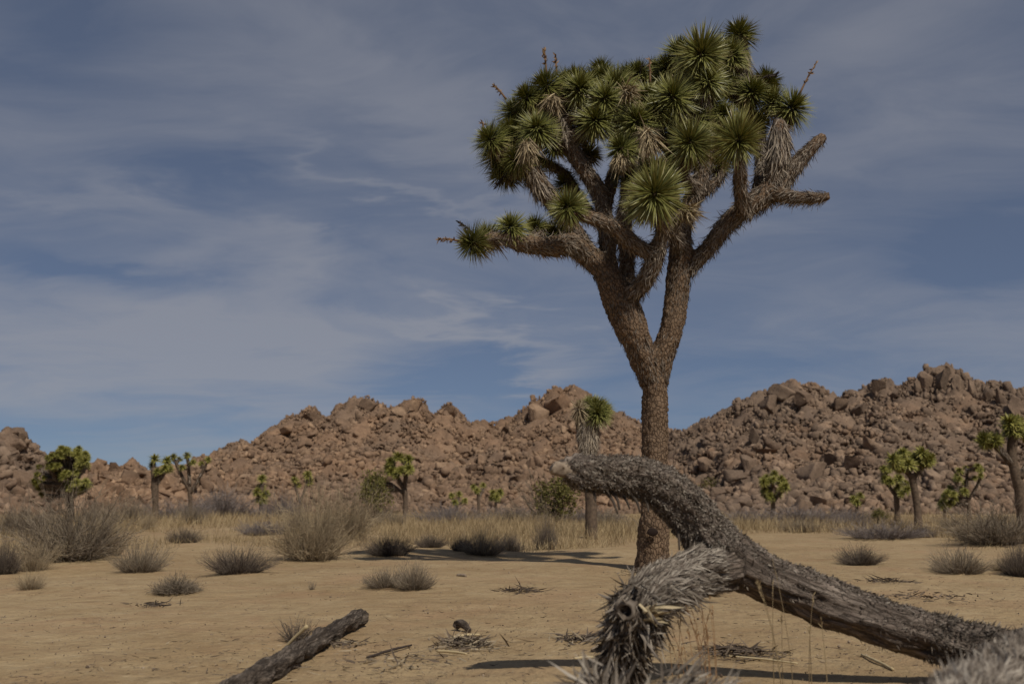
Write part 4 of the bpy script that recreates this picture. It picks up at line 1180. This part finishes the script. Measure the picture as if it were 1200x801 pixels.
# ------------------------------------------------------------------ fallen joshua tree in the foreground
def fallen_tree():
    def nd(lst, gir=1.0):
        return resample([(tuple(PX(x, y, d)), r * gir * d / 1167) for x, y, d, r in lst], 14)
    main = nd([(1360, 778, 4.35, 38), (1290, 778, 4.45, 37), (1225, 772, 4.5, 35), (1150, 760, 4.6, 33), (1085, 743, 4.7, 33), (1000, 716, 4.75, 34), (930, 690, 4.8, 34), (880, 667, 4.8, 36), (842, 640, 4.8, 37), (815, 606, 4.75, 34), (785, 576, 4.7, 31), (742, 560, 4.65, 28), (700, 556, 4.6, 28), (676, 553, 4.56, 24), (663, 551, 4.53, 15)], 0.80)
    arm = nd([(858, 658, 4.8, 30), (822, 670, 4.66, 29), (785, 684, 4.52, 31), (755, 703, 4.42, 31), (737, 732, 4.40, 26), (730, 764, 4.44, 21), (727, 792, 4.48, 15)], 0.92)
    near = nd([(1235, 775, 4.5, 33), (1215, 790, 4.0, 44), (1190, 822, 3.3, 56), (1155, 858, 2.75, 70), (1120, 880, 2.45, 74), (1095, 895, 2.3, 58)], 0.95)
    base = Vector(PX(1000, 790, 4.7))
    base.z = gz(base.x, base.y)
    ft = obj('fallen_joshua_tree', None, loc=base, label='fallen dead joshua tree trunk with a shaggy raised end and a frayed drooping arm', cat='fallen tree')
    me, co, no, bark, best, tan = skin_limbs('trunk', [main, arm, near], 0.0102, 2, 20)
    n_main = len(main)
    s = best / n_main
    fib = fbm(bark * (22, 22, 3.2), 4, 31)
    rid = np.abs(fbm(bark * (11, 11, 1.6), 3, 33))
    f1, f2 = worley(bark * (30, 30, 24), 35)
    stub = np.clip((f2 - f1) * 2, 0, 1)
    rough = np.clip((s - 0.55) / 0.08, 0, 1) * (best < n_main)
    co = co + no * (0.015 * fib - 0.036 * np.clip(0.28 - rid, 0, 1) * (1 - rough) * 2 + 0.014 * fbm(co * 7, 3, 36) + rough * 0.012 * (stub - 0.5))[:, None]
    put(me, co - np.array(base), bark)
    obj('trunk', me, M['logbark'], ft)
    me.update()
    rs = np.random.RandomState(9)
    a = Acc()
    # short broken leaf stubs, rooted on the bark
    nA, nN = n_main + len(arm), n_main + len(arm)
    ar = 0.0102 ** 2
    isM = best < n_main
    isA = (best >= n_main) & (best < nA)
    isN = best >= nA
    sa = (best - n_main) / len(arm)
    sn = (best - nA) / len(near)
    no2 = np.zeros(len(co) * 3, np.float32)
    me.vertices.foreach_get('normal', no2)
    no2 = no2.reshape(-1, 3).astype(float)
    bald = fbm(bark * (7, 7, 4), 3, 44)
    on = lambda *q: thatch_on(a, co, no2, tan, q[0], q[1], ar, *q[2:], rs)
    on(isM & (s > 0.56) & (bald > -0.45), 30000, (0.006, 0.019), (0.0028, 0.0068), 0.5, (0.0, 0.85), 0.0, 0.5)
    on(isM & (s > 0.80), 2400, (0.02, 0.045), (0.0028, 0.0055), 0.85, (0.1, 0.85), 0.15, 0.35)
    on(isM & (s > 0.25) & (s < 0.58) & (no2[:, 2] + 0.35 * bald > 0.52), 12000, (0.006, 0.020), (0.0035, 0.009), 0.5, (0.0, 0.75), 0.0, 0.5)
    on(isM & (s > 0.25) & (s < 0.58), 900, (0.010, 0.03), (0.003, 0.007), 0.8, (0.0, 0.6), 0.2, 0.4)
    on(isM & (s <= 0.28), 11000, (0.015, 0.04), (0.004, 0.008), 0.6, (0.0, 0.65), 0.05, 0.35)
    obj('broken_leaf_stubs', a.mesh('broken_leaf_stubs', offset=base), M['greyleaf'], ft, kind='stuff')
    a = Acc()
    isA &= np.linalg.norm(co - np.array(PX(733, 716, 4.30)), axis=1) > 0.062
    on(isA & (sa > 0.12) & (sa < 0.74), 17000, (0.02, 0.055), (0.0028, 0.007), 0.93, (0.1, 0.95), 0.05, 0.16)
    on(isA & (sa > 0.25) & (sa < 0.72), 1300, (0.05, 0.13), (0.004, 0.010), 0.8, (0.1, 0.85), 0.55, 0.25)
    obj('bleached_leaf_thatch', a.mesh('bleached_leaf_thatch', offset=base), M['greyleaf'], ft, kind='stuff')
    a = Acc()
    on(isN & (sn > 0.3), 9000, (0.03, 0.065), (0.0035, 0.008), 0.8, (0.1, 0.9), 0.05, 0.3)
    on(isN & (sn <= 0.4), 8000, (0.02, 0.05), (0.0035, 0.008), 0.75, (0.0, 0.6), 0.05, 0.35)
    obj('bleached_leaf_thatch', a.mesh('bleached_leaf_thatch', offset=base), M['greyleaf'], ft, kind='stuff')
    a = Acc()
    n = 900
    t = rs.uniform(0.52, 1.0, n)
    k = (t * (len(arm) - 1)).astype(int)
    T, N, B = frames(arm[:, :3])
    th = rs.uniform(0, 6.28, n)[:, None]
    ro = np.cos(th) * N[k] + np.sin(th) * B[k]
    d = nrm(ro * 0.75 + rs.normal(0, 0.35, (n, 3)) + np.array([0, 0, -0.9]))
    V, F = blades(arm[k, :3] + ro * arm[k, 3:4] * 0.9, d, rs.uniform(0.035, 0.115, n), rs.uniform(0.006, 0.024, n), None, rs.normal(0, 0.25, (n, 3)), 0.3)
    a.add(V, F, np.repeat(rs.uniform(0.0, 0.85, n), 6))
    obj('frayed_leaf_fringe', a.mesh('frayed_leaf_fringe', offset=base), M['greyleaf'], ft, kind='stuff')
    # long dark strands hanging from the underside
    for (x, y, d, dx, dy) in ((708, 582, 4.6, 16, 20), (724, 584, 4.62, 14, 12), (738, 586, 4.62, 12, 14), (716, 583, 4.6, 10, 14), (790, 618, 4.7, 6, 26), (800, 622, 4.7, 3, 22), (806, 628, 4.7, 2, 18), (795, 620, 4.7, 9, 14), (690, 580, 4.58, 8, 8), (752, 590, 4.64, 8, 10), (812, 634, 4.7, -3, 12)):
        p0, p1 = PX(x, y - 8, d), PX(x + dx, y + dy, d - 0.03)
        mid = (p0 + p1) / 2 + Vector((0.008, 0, 0.006))
        V, Fs = tube(catmull([p0, mid, p1], 3), np.linspace(0.011, 0.004, 7), 5)
        a = Acc()
        a.add(V, Fs, rs.uniform(0.0, 0.25))
        obj('hanging_strand', a.mesh('hanging_strand', offset=base), M['greyleaf'], ft)
    # bare pale core poking out of the raised end
    core = nd([(690, 553, 4.56, 14), (668, 550, 4.53, 11), (657, 549, 4.51, 8.5), (649, 548, 4.5, 8), (646, 547, 4.5, 6)])
    V, Fs = tube(core[:, :3], core[:, 3], 18)
    V = V + 0.007 * np.stack([fbm(V * 40, 2, j) for j in range(3)], 1)
    a = Acc()
    a.add(V, Fs, 0.55)
    obj('bare_wood_tip', a.mesh('bare_wood_tip', True, base), M['palewood'], ft)
    # hollow broken end of the arm
    p = PX(733, 716, 4.30)
    ang = np.linspace(0, 2 * math.pi, 18, endpoint=False)
    a = Acc()
    cen = np.array(p)
    ax = nrm(np.array([-0.42, -0.88, -0.1]))
    u = nrm(np.cross(ax, [0, 0, 1.0]))
    v = np.cross(u, ax)
    rings = []
    for rr, off in ((0.050, -0.03), (0.044, 0.0), (0.028, 0.004), (0.020, -0.016), (0.012, -0.045)):
        jit = 1 + 0.16 * rs.normal(size=18) * (rr > 0.03)
        rings.append(cen + ax * off + (np.cos(ang) * rr * jit)[:, None] * u + (np.sin(ang) * rr * jit)[:, None] * v)
    V = np.concatenate(rings + [[cen - ax * 0.05]])
    F = []
    for q in range(4):
        for j in range(18):
            F.append((q * 18 + j, q * 18 + (j + 1) % 18, (q + 1) * 18 + (j + 1) % 18, (q + 1) * 18 + j))
    F3 = np.array([(72 + j, 72 + (j + 1) % 18, 90) for j in range(18)])
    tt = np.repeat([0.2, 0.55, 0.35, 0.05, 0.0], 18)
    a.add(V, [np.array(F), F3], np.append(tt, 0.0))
    obj('hollow_end', a.mesh('hollow_end', False, base), M['greyleaf'], ft)
    # fresh pale splinters beside the hollow
    a = Acc()
    n = 26
    c0 = np.array(PX(757, 716, 4.30))
    V, F = blades(c0 + rs.normal(0, 0.02, (n, 3)), nrm(np.array([0.75, -0.3, 0.1]) + rs.normal(0, 0.35, (n, 3))), rs.uniform(0.04, 0.1, n), 0.014, None, None, 0.3)
    a.add(V, F, np.repeat(rs.uniform(0.5, 1, n), 6))
    obj('pale_splinter', a.mesh('pale_splinter', offset=base), M['tanleaf'], ft)


fallen_tree()

# ------------------------------------------------------------------ loose wood
def wood_piece(name, pts, mat, label, cat, seg=14, rough=0.06, bark=True, group=None, voxel=0.008):
    p = resample([(tuple(q), r) for q, r in pts], 8)
    b = Vector(p[0, :3])
    b.z = gz(b.x, b.y)
    if bark:
        me, co, no, bk, best, _ = skin_limbs(name, [p], voxel, 1, seg)
        fib = fbm(bk * (30, 30, 3.0), 4, 51)
        co = co + no * (p[:, 3].mean() * rough * (fib + 1.2 * fbm(co * 9, 3, 52)))[:, None]
        put(me, co - np.array(b), bk)
    else:
        V, Fs = tube(p[:, :3], p[:, 3], 7)
        V = V + rough * p[:, 3].mean() * np.stack([fbm(V * 30, 2, j) for j in range(3)], 1)
        a = Acc()
        a.add(V, Fs, random.uniform(0.2, 1))
        me = a.mesh(name, True, b)
    return obj(name, me, M[mat], loc=b, label=label, cat=cat, group=group)


p0, p1, p2 = G(416, 736), G(345, 778), G(262, 830)
wood_piece('fallen_log', [(p2 + Vector((0, 0, .045)), .056), (p1 + Vector((0, 0, .05)), .053), ((p0 + p1) / 2 + Vector((0, 0, .056)), .050), (p0 + Vector((0.0, -.05, .066)), .050), (p0 + Vector((.03, .05, .07)), .053), (p0 + Vector((.033, .056, .07)), .050)], 'polewood', 'smooth grey weathered log lying on the sand beside a little dead bush', 'log', rough=0.24)
g = G(322, 772)
gt = PX(360, 733, g.y - 0.1)
wood_piece('pale_stick', [(g, .009), ((g + gt) / 2 + Vector((0, 0, .006)), .009), (gt, .010)], 'stick', 'straw coloured stick leaning up from the little dead bush', 'stick', bark=False)
for (x0, y0, x1, y1, r, m_, lab, cat, grp, lift) in (
    (512, 764, 547, 768, .008, 'stick', 'straw coloured stick lying under the pile of dead leaves', 'stick', None, .012),
    (524, 752, 562, 748, .009, 'stick', 'straw coloured stick propped above the pile of dead leaves', 'stick', None, .03),
    (673, 772, 706, 772, .008, 'stick', 'straw coloured stick beside the frayed drooping arm', 'stick', None, .01),
    (694, 763, 707, 757, .012, 'palewood', 'short pale wood chip behind the frayed drooping arm', 'stick', None, .012),
    (851, 769, 935, 778, .006, 'stick', 'long thin straw coloured stalk on the sand below the fallen trunk', 'stick', None, .008),
    (430, 771, 482, 757, .008, 'darktwig', 'dark crooked twig on the sand between log and leaf pile', 'twig', None, .01),
    (1047, 785, 1010, 768, .008, 'stick', 'straw coloured stalk tucked under the fallen trunk', 'stick', None, .01),
    (536, 675, 546, 676, .02, 'palewood', 'small pale wood chip alone on open sand', 'wood chip', None, .015)):
    a, b = G(x0, y0), G(x1, y1)
    mid = (a + b) / 2
    wood_piece('stick' if cat == 'stick' else ('twig' if cat == 'twig' else 'wood_chip'), [(a + Vector((0, 0, lift * .6)), r * .8), (mid + Vector((0.0, 0.01, lift)), r), (b + Vector((0, 0, lift * .8)), r * .7)], m_, lab, cat, bark=False, rough=.2)
a, b = G(533, 739), G(551, 741)
wood_piece('root_fragment', [(a + Vector((0, 0, .02)), .022), (a + Vector((.02, 0, .045)), .03), ((a + b) / 2 + Vector((0, 0, .05)), .026), (b + Vector((0, 0, .012)), .016)], 'logbark', 'small dark curled wood fragment behind the pile of dead leaves', 'wood', rough=.25, voxel=0.006)
a = G(1178, 778)
b = PX(1192, 748, 5.3)
c = PX(1240, 752, 5.3)
b.z, c.z = max(b.z, 0.05), max(c.z, 0.05)
wood_piece('dead_stump', [(PX(1180, 752, 5.3), .03), (b, .05), (c, .07), (PX(1290, 762, 5.3), .08)], 'logbark', 'dark broken stump of wood behind the fallen trunk', 'wood', rough=.3)

# pile of dead yucca leaves
def leaf_pile(name, px, py, wpx, hpx, n, length, label, mat='litter', seed=1, lift=0.5, tint=(0, 1)):
    rs = np.random.RandomState(seed)
    c = G(px, py)
    k = c.y / 1167
    w_, h_ = wpx * k / 2, hpx * k
    q = rs.normal(0, 0.5, (n, 2))
    pos = np.stack([c.x + q[:, 0] * w_, c.y + q[:, 1] * w_ * 1.1, np.zeros(n)], 1)
    pos[:, 2] = ground_z(pos[:, 0], pos[:, 1]) + 0.004 + h_ * rs.uniform(0, 0.8, n) * np.exp(-(q ** 2).sum(1) * 1.3)
    d = rs.normal(0, 1, (n, 3)) * (1, 1, lift * 0.4)
    V, F = blades(pos, nrm(d), rs.uniform(*length, n), rs.uniform(0.006, 0.014, n), None, rs.normal(0, 0.15, (n, 3)), 0.3)
    V[:, 2] = np.maximum(V[:, 2], ground_z(V[:, 0], V[:, 1]) + 0.002)
    a = Acc()
    a.add(V, F, np.repeat(rs.uniform(*tint, n), 6))
    return obj(name, a.mesh(name, offset=c), M[mat], loc=c, label=label, cat='leaf litter', kind='stuff')


leaf_pile('leaf_pile', 545, 756, 60, 10, 380, (0.04, 0.13), 'loose pile of dead spiky leaves and twigs on the sand', seed=1, tint=(0.3, 1))
leaf_pile('leaf_pile', 402, 755, 60, 4, 80, (0.03, 0.11), 'thin scatter of dead leaves beside the end of the grey log', seed=2, tint=(.2, 1))
leaf_pile('leaf_pile', 674, 750, 60, 6, 110, (0.04, 0.14), 'thin scatter of dead leaves behind the frayed arm', seed=3)
leaf_pile('leaf_pile', 862, 765, 90, 5, 220, (0.04, 0.14), 'grey scatter of leaf crumbs on sand under the fallen trunk', seed=4, tint=(0, .6))
leaf_pile('leaf_pile', 1040, 682, 50, 5, 110, (0.04, 0.14), 'dark scatter of litter on the sand beyond the fallen trunk', seed=5, tint=(0, .5))
leaf_pile('leaf_pile', 180, 709, 54, 3, 80, (0.03, 0.10), 'dark scatter of litter below the flat matted clump', seed=6, tint=(0, .5))
leaf_pile('leaf_pile', 612, 693, 50, 4, 110, (0.04, 0.16), 'dark scatter of litter near the foot of the tall joshua tree', seed=7, tint=(0, .5))

leaf_pile('leaf_pile', 470, 775, 120, 3, 70, (0.03, 0.12), 'scattered straw and twig crumbs between the grey log and leaf pile', seed=8, tint=(0.4, 1))
leaf_pile('leaf_pile', 757, 671, 62, 4, 170, (0.03, 0.10), 'bark crumbs and dead leaves round the foot of the tall joshua tree', seed=12, tint=(0.1, .9))
leaf_pile('leaf_pile', 1085, 700, 110, 3, 110, (0.03, 0.10), 'wide scatter of litter on the sand above the fallen trunk', seed=10, tint=(0, .7))

# dead rosette lying close to the camera
def near_clump():
    rs = np.random.RandomState(12)
    c = G(775, 905)
    a = Acc()
    k = c.y / 1167
    n = 900
    x = rs.uniform(-1, 1, n)
    hgt = 0.205 + 0.03 * np.sin(x * 5) + 0.03 * rs.normal(size=n)
    th = rs.uniform(-0.2, 3.34, n)
    P = np.stack([c.x + x * 85 * k, c.y + np.cos(th) * hgt * 0.8, c.z + np.sin(th) * hgt], 1)
    d = nrm(np.stack([0.9 * np.sign(x + 0.35) + rs.normal(0, 0.4, n), np.cos(th) * 0.5, 0.35 + 0.35 * rs.normal(size=n)], 1))
    V, F = blades(P, d, rs.uniform(0.06, 0.15, n), rs.uniform(0.006, 0.013, n), None, rs.normal(0, 0.1, (n, 3)), 0.3)
    a.add(V, F, np.repeat(rs.uniform(0.25, 1.0, n), 6))
    m = 46
    P = np.stack([c.x + rs.uniform(-95, -45, m) * k, c.y + rs.normal(0, .05, m), c.z + rs.uniform(.14, .24, m)], 1)
    V, F = blades(P, nrm(np.array([0.05, 0, 1.0]) + rs.normal(0, .3, (m, 3))), rs.uniform(0.07, 0.15, m), .012, None, None, .3)
    a.add(V, F, np.repeat(rs.uniform(0.3, .9, m), 6))
    root = obj('dead_leafy_branch', None, loc=c, label='bleached spiky dead leaf clump on the sand below the frayed drooping arm', cat='dead branch')
    obj('dead_leaves', a.mesh('dead_leaves', offset=c), M['greyleaf'], root, kind='stuff')
    p = resample([((c.x - 90 * k, c.y, c.z + .08), .07), ((c.x, c.y, c.z + .085), .1), ((c.x + 92 * k, c.y, c.z + .08), .07)], 6)
    V, Fs = tube(p[:, :3], p[:, 3], 12)
    b = Acc()
    b.add(V, Fs, .2)
    obj('branch_core', b.mesh('branch_core', True, c), M['greyleaf'], root)


near_clump()

# ------------------------------------------------------------------ shrubs
def tri_tubes(acc, P, r, t):
    """many 3-sided tubes at once: P (n,k,3), r (k,), t (n,k)"""
    n, k = P.shape[:2]
    d = nrm(P[:, -1] - P[:, 0])
    u = nrm(np.cross(d, R.normal(size=(n, 3))))
    v = np.cross(d, u)
    a = np.array([0, 2.0944, 4.1888])
    off = np.cos(a)[None, :, None] * u[:, None] + np.sin(a)[None, :, None] * v[:, None]
    V = P[:, :, None] + np.asarray(r)[None, :, None, None] * off[:, None]
    o = (np.arange(n) * k * 3)[:, None, None] + (np.arange(k - 1) * 3)[None, :, None]
    j = np.arange(3)[None, None]
    q = (j + 1) % 3
    F = np.stack([o + j, o + q, o + 3 + q, o + 3 + j], -1).reshape(-1, 4)
    acc.add(V.reshape(-1, 3), F, np.repeat(t, 3, axis=1).ravel())


def stems_mesh(name, seed, n, h, spread, wid, kinks=4, fork=3, curve=0.25, tint=(0.0, 1.0), up=0.0, foot=0.28):
    """upright dry twigs from one root; unit size: about 1 wide, 1 high"""
    rs = np.random.RandomState(seed)
    acc = Acc()
    a = rs.uniform(0, 6.28, n)
    o = spread * rs.uniform(0, 1, n) ** 0.6
    d = nrm(np.stack([np.cos(a) * o, np.sin(a) * o, 1.0 - 0.45 * o + up], 1))
    L = h * rs.uniform(0.45, 1.05, n) * (1 - 0.25 * o) * (0.85 + 0.28 * np.sin(a * 2 + seed) * np.minimum(o, 1) + 0.18 * np.sin(a * 5 + seed * 1.7))
    p = np.stack([np.cos(a) * foot * o, np.sin(a) * foot * o, np.full(n, -0.03)], 1)
    pts = [p]
    for q in range(kinks):
        d = nrm(d + rs.normal(0, curve, (n, 3)) * (0.5, 0.5, 0.25))
        p = p + d * (L / kinks)[:, None]
        pts.append(p)
    P = np.stack(pts, 1)
    P[:, 1:, 2] = np.maximum(P[:, 1:, 2], 0.02)
    t = rs.uniform(*tint, n)
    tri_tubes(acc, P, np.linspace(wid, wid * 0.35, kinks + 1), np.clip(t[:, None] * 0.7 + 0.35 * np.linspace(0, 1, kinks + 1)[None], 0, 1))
    for q in range(fork):
        j = rs.randint(1, kinks, n)
        f = rs.random_sample(n)[:, None]
        s = P[np.arange(n), j] * (1 - f) + P[np.arange(n), j + 1] * f
        dd = nrm(d + rs.normal(0, 0.5, (n, 3)))
        l2 = (L * rs.uniform(0.15, 0.42, n))[:, None]
        m2 = s + dd * l2 * 0.5
        e2 = m2 + nrm(dd + rs.normal(0, 0.3, (n, 3)) + (0, 0, 0.2)) * l2 * 0.5
        tri_tubes(acc, np.stack([s, m2, e2], 1), [wid * .6, wid * .45, wid * .25], np.repeat(np.clip(t + 0.15, 0, 1)[:, None], 3, 1))
    return acc.mesh(name)


def leaf_cloud(name, seed, n, size):
    rs = np.random.RandomState(seed)
    c = nrm(rs.normal(size=(22, 3))) * rs.uniform(0.15, 0.42, (22, 1)) * (1.1, 1.1, 0.95) + (0, 0, 0.55)
    k = rs.randint(0, 22, n)
    P = c[k] + rs.normal(0, 0.085, (n, 3))
    P[:, 2] = np.maximum(P[:, 2], 0.05)
    V, F = blades(P, nrm(rs.normal(size=(n, 3)) + (0, 0, .4)), rs.uniform(.6, 1.3, n) * size, size * 0.6, None, None, .2)
    t = np.clip(rs.uniform(0.1, 0.9, n), 0, 1)
    return mesh_np(name, V, F, np.repeat(t, 6))


STY = {
    'big_brown': [[stems_mesh('stems', 100 + i, 420, 1.05, 1.0, 0.0055, 5, 6, 0.4, (0, .8), foot=0.3) for i in range(2)], 'sh_brown', 1.15],
    'big_tan': [[stems_mesh('stems', 110 + i, 560, 1.08, 0.98, 0.0046, 5, 6, 0.52, (0.05, .95), foot=0.3) for i in range(2)], 'sh_tan', 1.05],
    'wispy': [[stems_mesh('stems', 120 + i, 260, 1.05, 0.85, 0.0042, 4, 3, 0.3, (0.2, 1)) for i in range(2)], 'sh_tan', 1.0],
    'tuft': [[stems_mesh('stems', 130 + i, 900, 1.1, 1.05, 0.0062, 3, 2, 0.25, (0, .8), 0.0, 0.5) for i in range(2)], 'sh_dark', 1.0],
    'tuft_pale': [[stems_mesh('stems', 140 + i, 700, 1.1, 1.05, 0.0060, 3, 2, 0.3, (0.1, 1), 0.0, 0.5) for i in range(2)], 'sh_brown', 1.0],
    'mat': [[stems_mesh('stems', 150, 800, 1.0, 1.1, 0.012, 4, 2, 0.8, (0, .8), -0.2, 0.7)], 'sh_brown', 1.0],
    'grey': [[stems_mesh('stems', 160 + i, 520, 1.05, 1.0, 0.0075, 4, 4, 0.4, (0.1, 1), 0, .6) for i in range(2)], 'sh_grey', 1.0],
    'olive': [[stems_mesh('stems', 170 + i, 90, 1.0, 0.8, 0.009, 4, 3, 0.3, (0, .6)) for i in range(2)], 'sh_brown', 1.0],
    'sprigbush': [[stems_mesh('stems', 185, 150, 1.05, 1.0, 0.012, 4, 3, 0.4, (0, .8))], 'sh_dark', 1.0],
    'sprig': [[stems_mesh('stems', 180, 34, 1.0, 0.7, 0.02, 3, 1, 0.25, (.3, 1))], 'sh_brown', 1.0],
}
LEAFC = [leaf_cloud('leaves', 190 + i, 1500, 0.055) for i in range(3)]
for m_ in LEAFC:
    m_.materials.append(M['sh_olive'])
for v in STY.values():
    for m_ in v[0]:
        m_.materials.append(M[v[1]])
cnt = {}
for (px, py, wpx, hpx, style, lab, cat, grp) in SHRUBS:
    g = G(px, py)
    k = g.y / 1167
    ms = STY[style][0]
    i = cnt.get(style, 0)
    cnt[style] = i + 1
    name = {'olive': 'creosote_bush', 'tuft': 'bristly_shrub', 'tuft_pale': 'bristly_shrub', 'wispy': 'wispy_shrub', 'mat': 'matted_shrub', 'sprig': 'dead_sprig'}.get(style, 'twiggy_shrub')
    e = obj(name, None, loc=g, label=lab, cat=cat, group=grp)
    rz = random.uniform(0, 6.28)
    hz = hpx * k
    if style == 'mat':
        hz *= 1.3
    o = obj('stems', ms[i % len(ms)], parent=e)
    # unit mesh is about 1.3 wide and 0.95 high
    fac = {'big_tan': 1.5, 'wispy': 1.4, 'olive': 1.0, 'big_brown': 1.6, 'grey': 1.6, 'mat': 1.7}.get(style, 1.75)
    hz *= 1.12
    o.scale = (wpx * k / fac, wpx * k / fac, hz)
    o.rotation_euler = (0, 0, rz)
    if style == 'olive':
        lf = obj('leaves', LEAFC[i % 3], parent=e)
        lf.scale = (wpx * k, wpx * k, hz)
        lf.rotation_euler = (0, 0, rz)

# ------------------------------------------------------------------ dry grass, one mass
def grass():
    rs = np.random.RandomState(77)
    N = 105000
    px = rs.uniform(-120, 1320, N)
    d = 1 / rs.uniform(1 / 62.0, 1 / 14.5, N)
    x = (px - 600) / 1167 * d
    P = np.stack([x, d, x * 0], 1)
    m = fbm(P * (0.22, 0.22, 0), 3, 61)
    # where the photograph has grass: a belt behind the open sand
    lo = np.interp(px, [-120, 60, 130, 230, 330, 430, 520, 620, 700, 840, 900, 1020, 1060, 1130, 1320], [14, 14.5, 15.5, 19, 17.5, 17.5, 17, 16, 18, 25, 27, 26, 24, 18, 18])
    keep = (d > lo + 2.2 * m) & (m > -0.3 + 0.25 * rs.normal(size=N)) & (rs.random_sample(N) < 0.95)
    P, d, m = P[keep], d[keep], m[keep]
    fade = np.clip((d - 13) / 10, 0.12, 1)
    kk = rs.random_sample(len(P)) < fade
    P, d, m = P[kk], d[kk], m[kk]
    n = len(P)
    P[:, 2] = ground_z(P[:, 0], P[:, 1]) - 0.01
    L = (0.20 + 0.28 * rs.random_sample(n) ** 1.5) * (0.8 + 0.5 * m) * np.clip(d / 24, 0.7, 1.25)
    dr = nrm(rs.normal(0, 0.33, (n, 3)) + (0, 0, 1))
    wdt = np.clip(d * 0.00038, 0.005, 0.025)
    V, F = blades(P, dr, L, wdt, None, rs.normal(0, 0.12, (n, 3)) + (0.03, 0, -0.05), 0.2, True)
    a = Acc()
    a.add(V, F, np.repeat(np.clip(rs.uniform(0.1, 0.9, n) + 0.15 * m, 0, 1), 5))
    obj('dry_grass', a.mesh('dry_grass'), M['straw'], kind='stuff', label='belt of straw coloured dry grass behind the open sand', cat='grass')


grass()


def stalks(px, py, n, hgt, sp, label, mat, seed, wid=0.0022):
    rs = np.random.RandomState(seed)
    c = G(px, py)
    a = Acc()
    for i in range(n):
        o = np.array([rs.normal(0, sp), rs.normal(0, sp), 0])
        p0 = np.array(c) + o
        p0[2] = gz(p0[0], p0[1]) - 0.01
        L = hgt * rs.uniform(0.55, 1.1)
        ln = rs.normal(0, 0.16, 2)
        pts = np.array([p0 + np.array([ln[0] * t * t, ln[1] * t * t, t]) * L for t in np.linspace(0, 1, 6)])
        V, F = tube(pts, np.linspace(wid, wid * 0.5, 6), 3, False)
        a.add(V, F, rs.uniform(0.1, 1))
        m = 10
        t = rs.uniform(0.6, 1.0, m)[:, None]
        V, F = blades(pts[-1] * t + pts[3] * (1 - t), nrm(pts[-1] - pts[3] + rs.normal(0, 0.12 * L, (m, 3))), rs.uniform(.01, .03, m), .004)
        a.add(V, F, np.repeat(rs.uniform(.3, 1, m), 6))
    return obj('grass_tuft', a.mesh('grass_tuft', offset=c), M[mat], loc=c, label=label, cat='grass')


stalks(828, 808, 13, 0.42, 0.035, 'rusty brown thin grass stalks beside the frayed drooping arm', 'redgrass', 5)
stalks(800, 806, 7, 0.3, 0.04, 'short rusty grass stalks close under the frayed drooping arm', 'redgrass', 6)
stalks(915, 815, 4, 0.52, 0.03, 'few tall pale grass stalks before the middle of the fallen trunk', 'straw', 7)
stalks(955, 815, 4, 0.42, 0.05, 'bent pale grass stalks before the lower fallen trunk', 'straw', 8)

# ------------------------------------------------------------------ ground litter: crumbs, twigs, pebbles
def litter():
    rs = np.random.RandomState(99)
    n = 15000
    d = 1 / rs.uniform(1 / 24.0, 1 / 2.6, n)
    x = rs.uniform(-0.62, 0.62, n) * d
    P = np.stack([x, d, x * 0], 1)
    keep = fbm(P * (0.7, 0.7, 0), 3, 71) + 0.35 * rs.normal(size=n) > 0.15
    P = P[keep]
    n = len(P)
    P[:, 2] = ground_z(P[:, 0], P[:, 1]) + 0.006
    dr = nrm(rs.normal(0, 1, (n, 3)) * (1, 1, 0.08))
    V, F = blades(P, dr, rs.uniform(0.012, 0.06, n) * np.where(rs.random_sample(n) < .06, 2.6, 1), rs.uniform(0.002, 0.006, n), None, rs.normal(0, .12, (n, 3)), 0.3)
    V[:, 2] = np.maximum(V[:, 2], ground_z(V[:, 0], V[:, 1]) + 0.003)
    a = Acc()
    a.add(V, F, np.repeat(rs.uniform(0.1, 1, n), 6))
    obj('plant_litter', a.mesh('plant_litter'), M['litter'], kind='stuff', label='scattered twigs and leaf crumbs over the sand', cat='litter')
    n = 6000
    d = 1 / rs.uniform(1 / 20.0, 1 / 2.6, n)
    x = rs.uniform(-0.62, 0.62, n) * d
    z = ground_z(x, d)
    q = rs.uniform(0.002, 0.006, n) * np.where(rs.random_sample(n) < .04, 2.0, 1)
    RM = rot_mats(n, rs)
    sv = np.array([(1, 0, 0), (-1, 0, 0), (0, 1, 0), (0, -1, 0), (0, 0, 1), (0, 0, -1)], float)
    sf = np.array([(0, 2, 4), (2, 1, 4), (1, 3, 4), (3, 0, 4), (2, 0, 5), (1, 2, 5), (3, 1, 5), (0, 3, 5)])
    VV = np.einsum('nij,nvj->nvi', RM, sv[None] * rs.uniform(.6, 1.3, (n, 1, 3))) * q[:, None, None] + np.stack([x, d, z + q * .3], 1)[:, None]
    a = Acc()
    a.add(VV.reshape(-1, 3), (sf[None] + (np.arange(n) * 6)[:, None, None]).reshape(-1, 3), np.repeat(rs.random_sample(n), 6))
    obj('pebbles', a.mesh('pebbles'), M['pebble'], kind='stuff', label='small grit and pebbles on the sand', cat='pebbles')


litter()
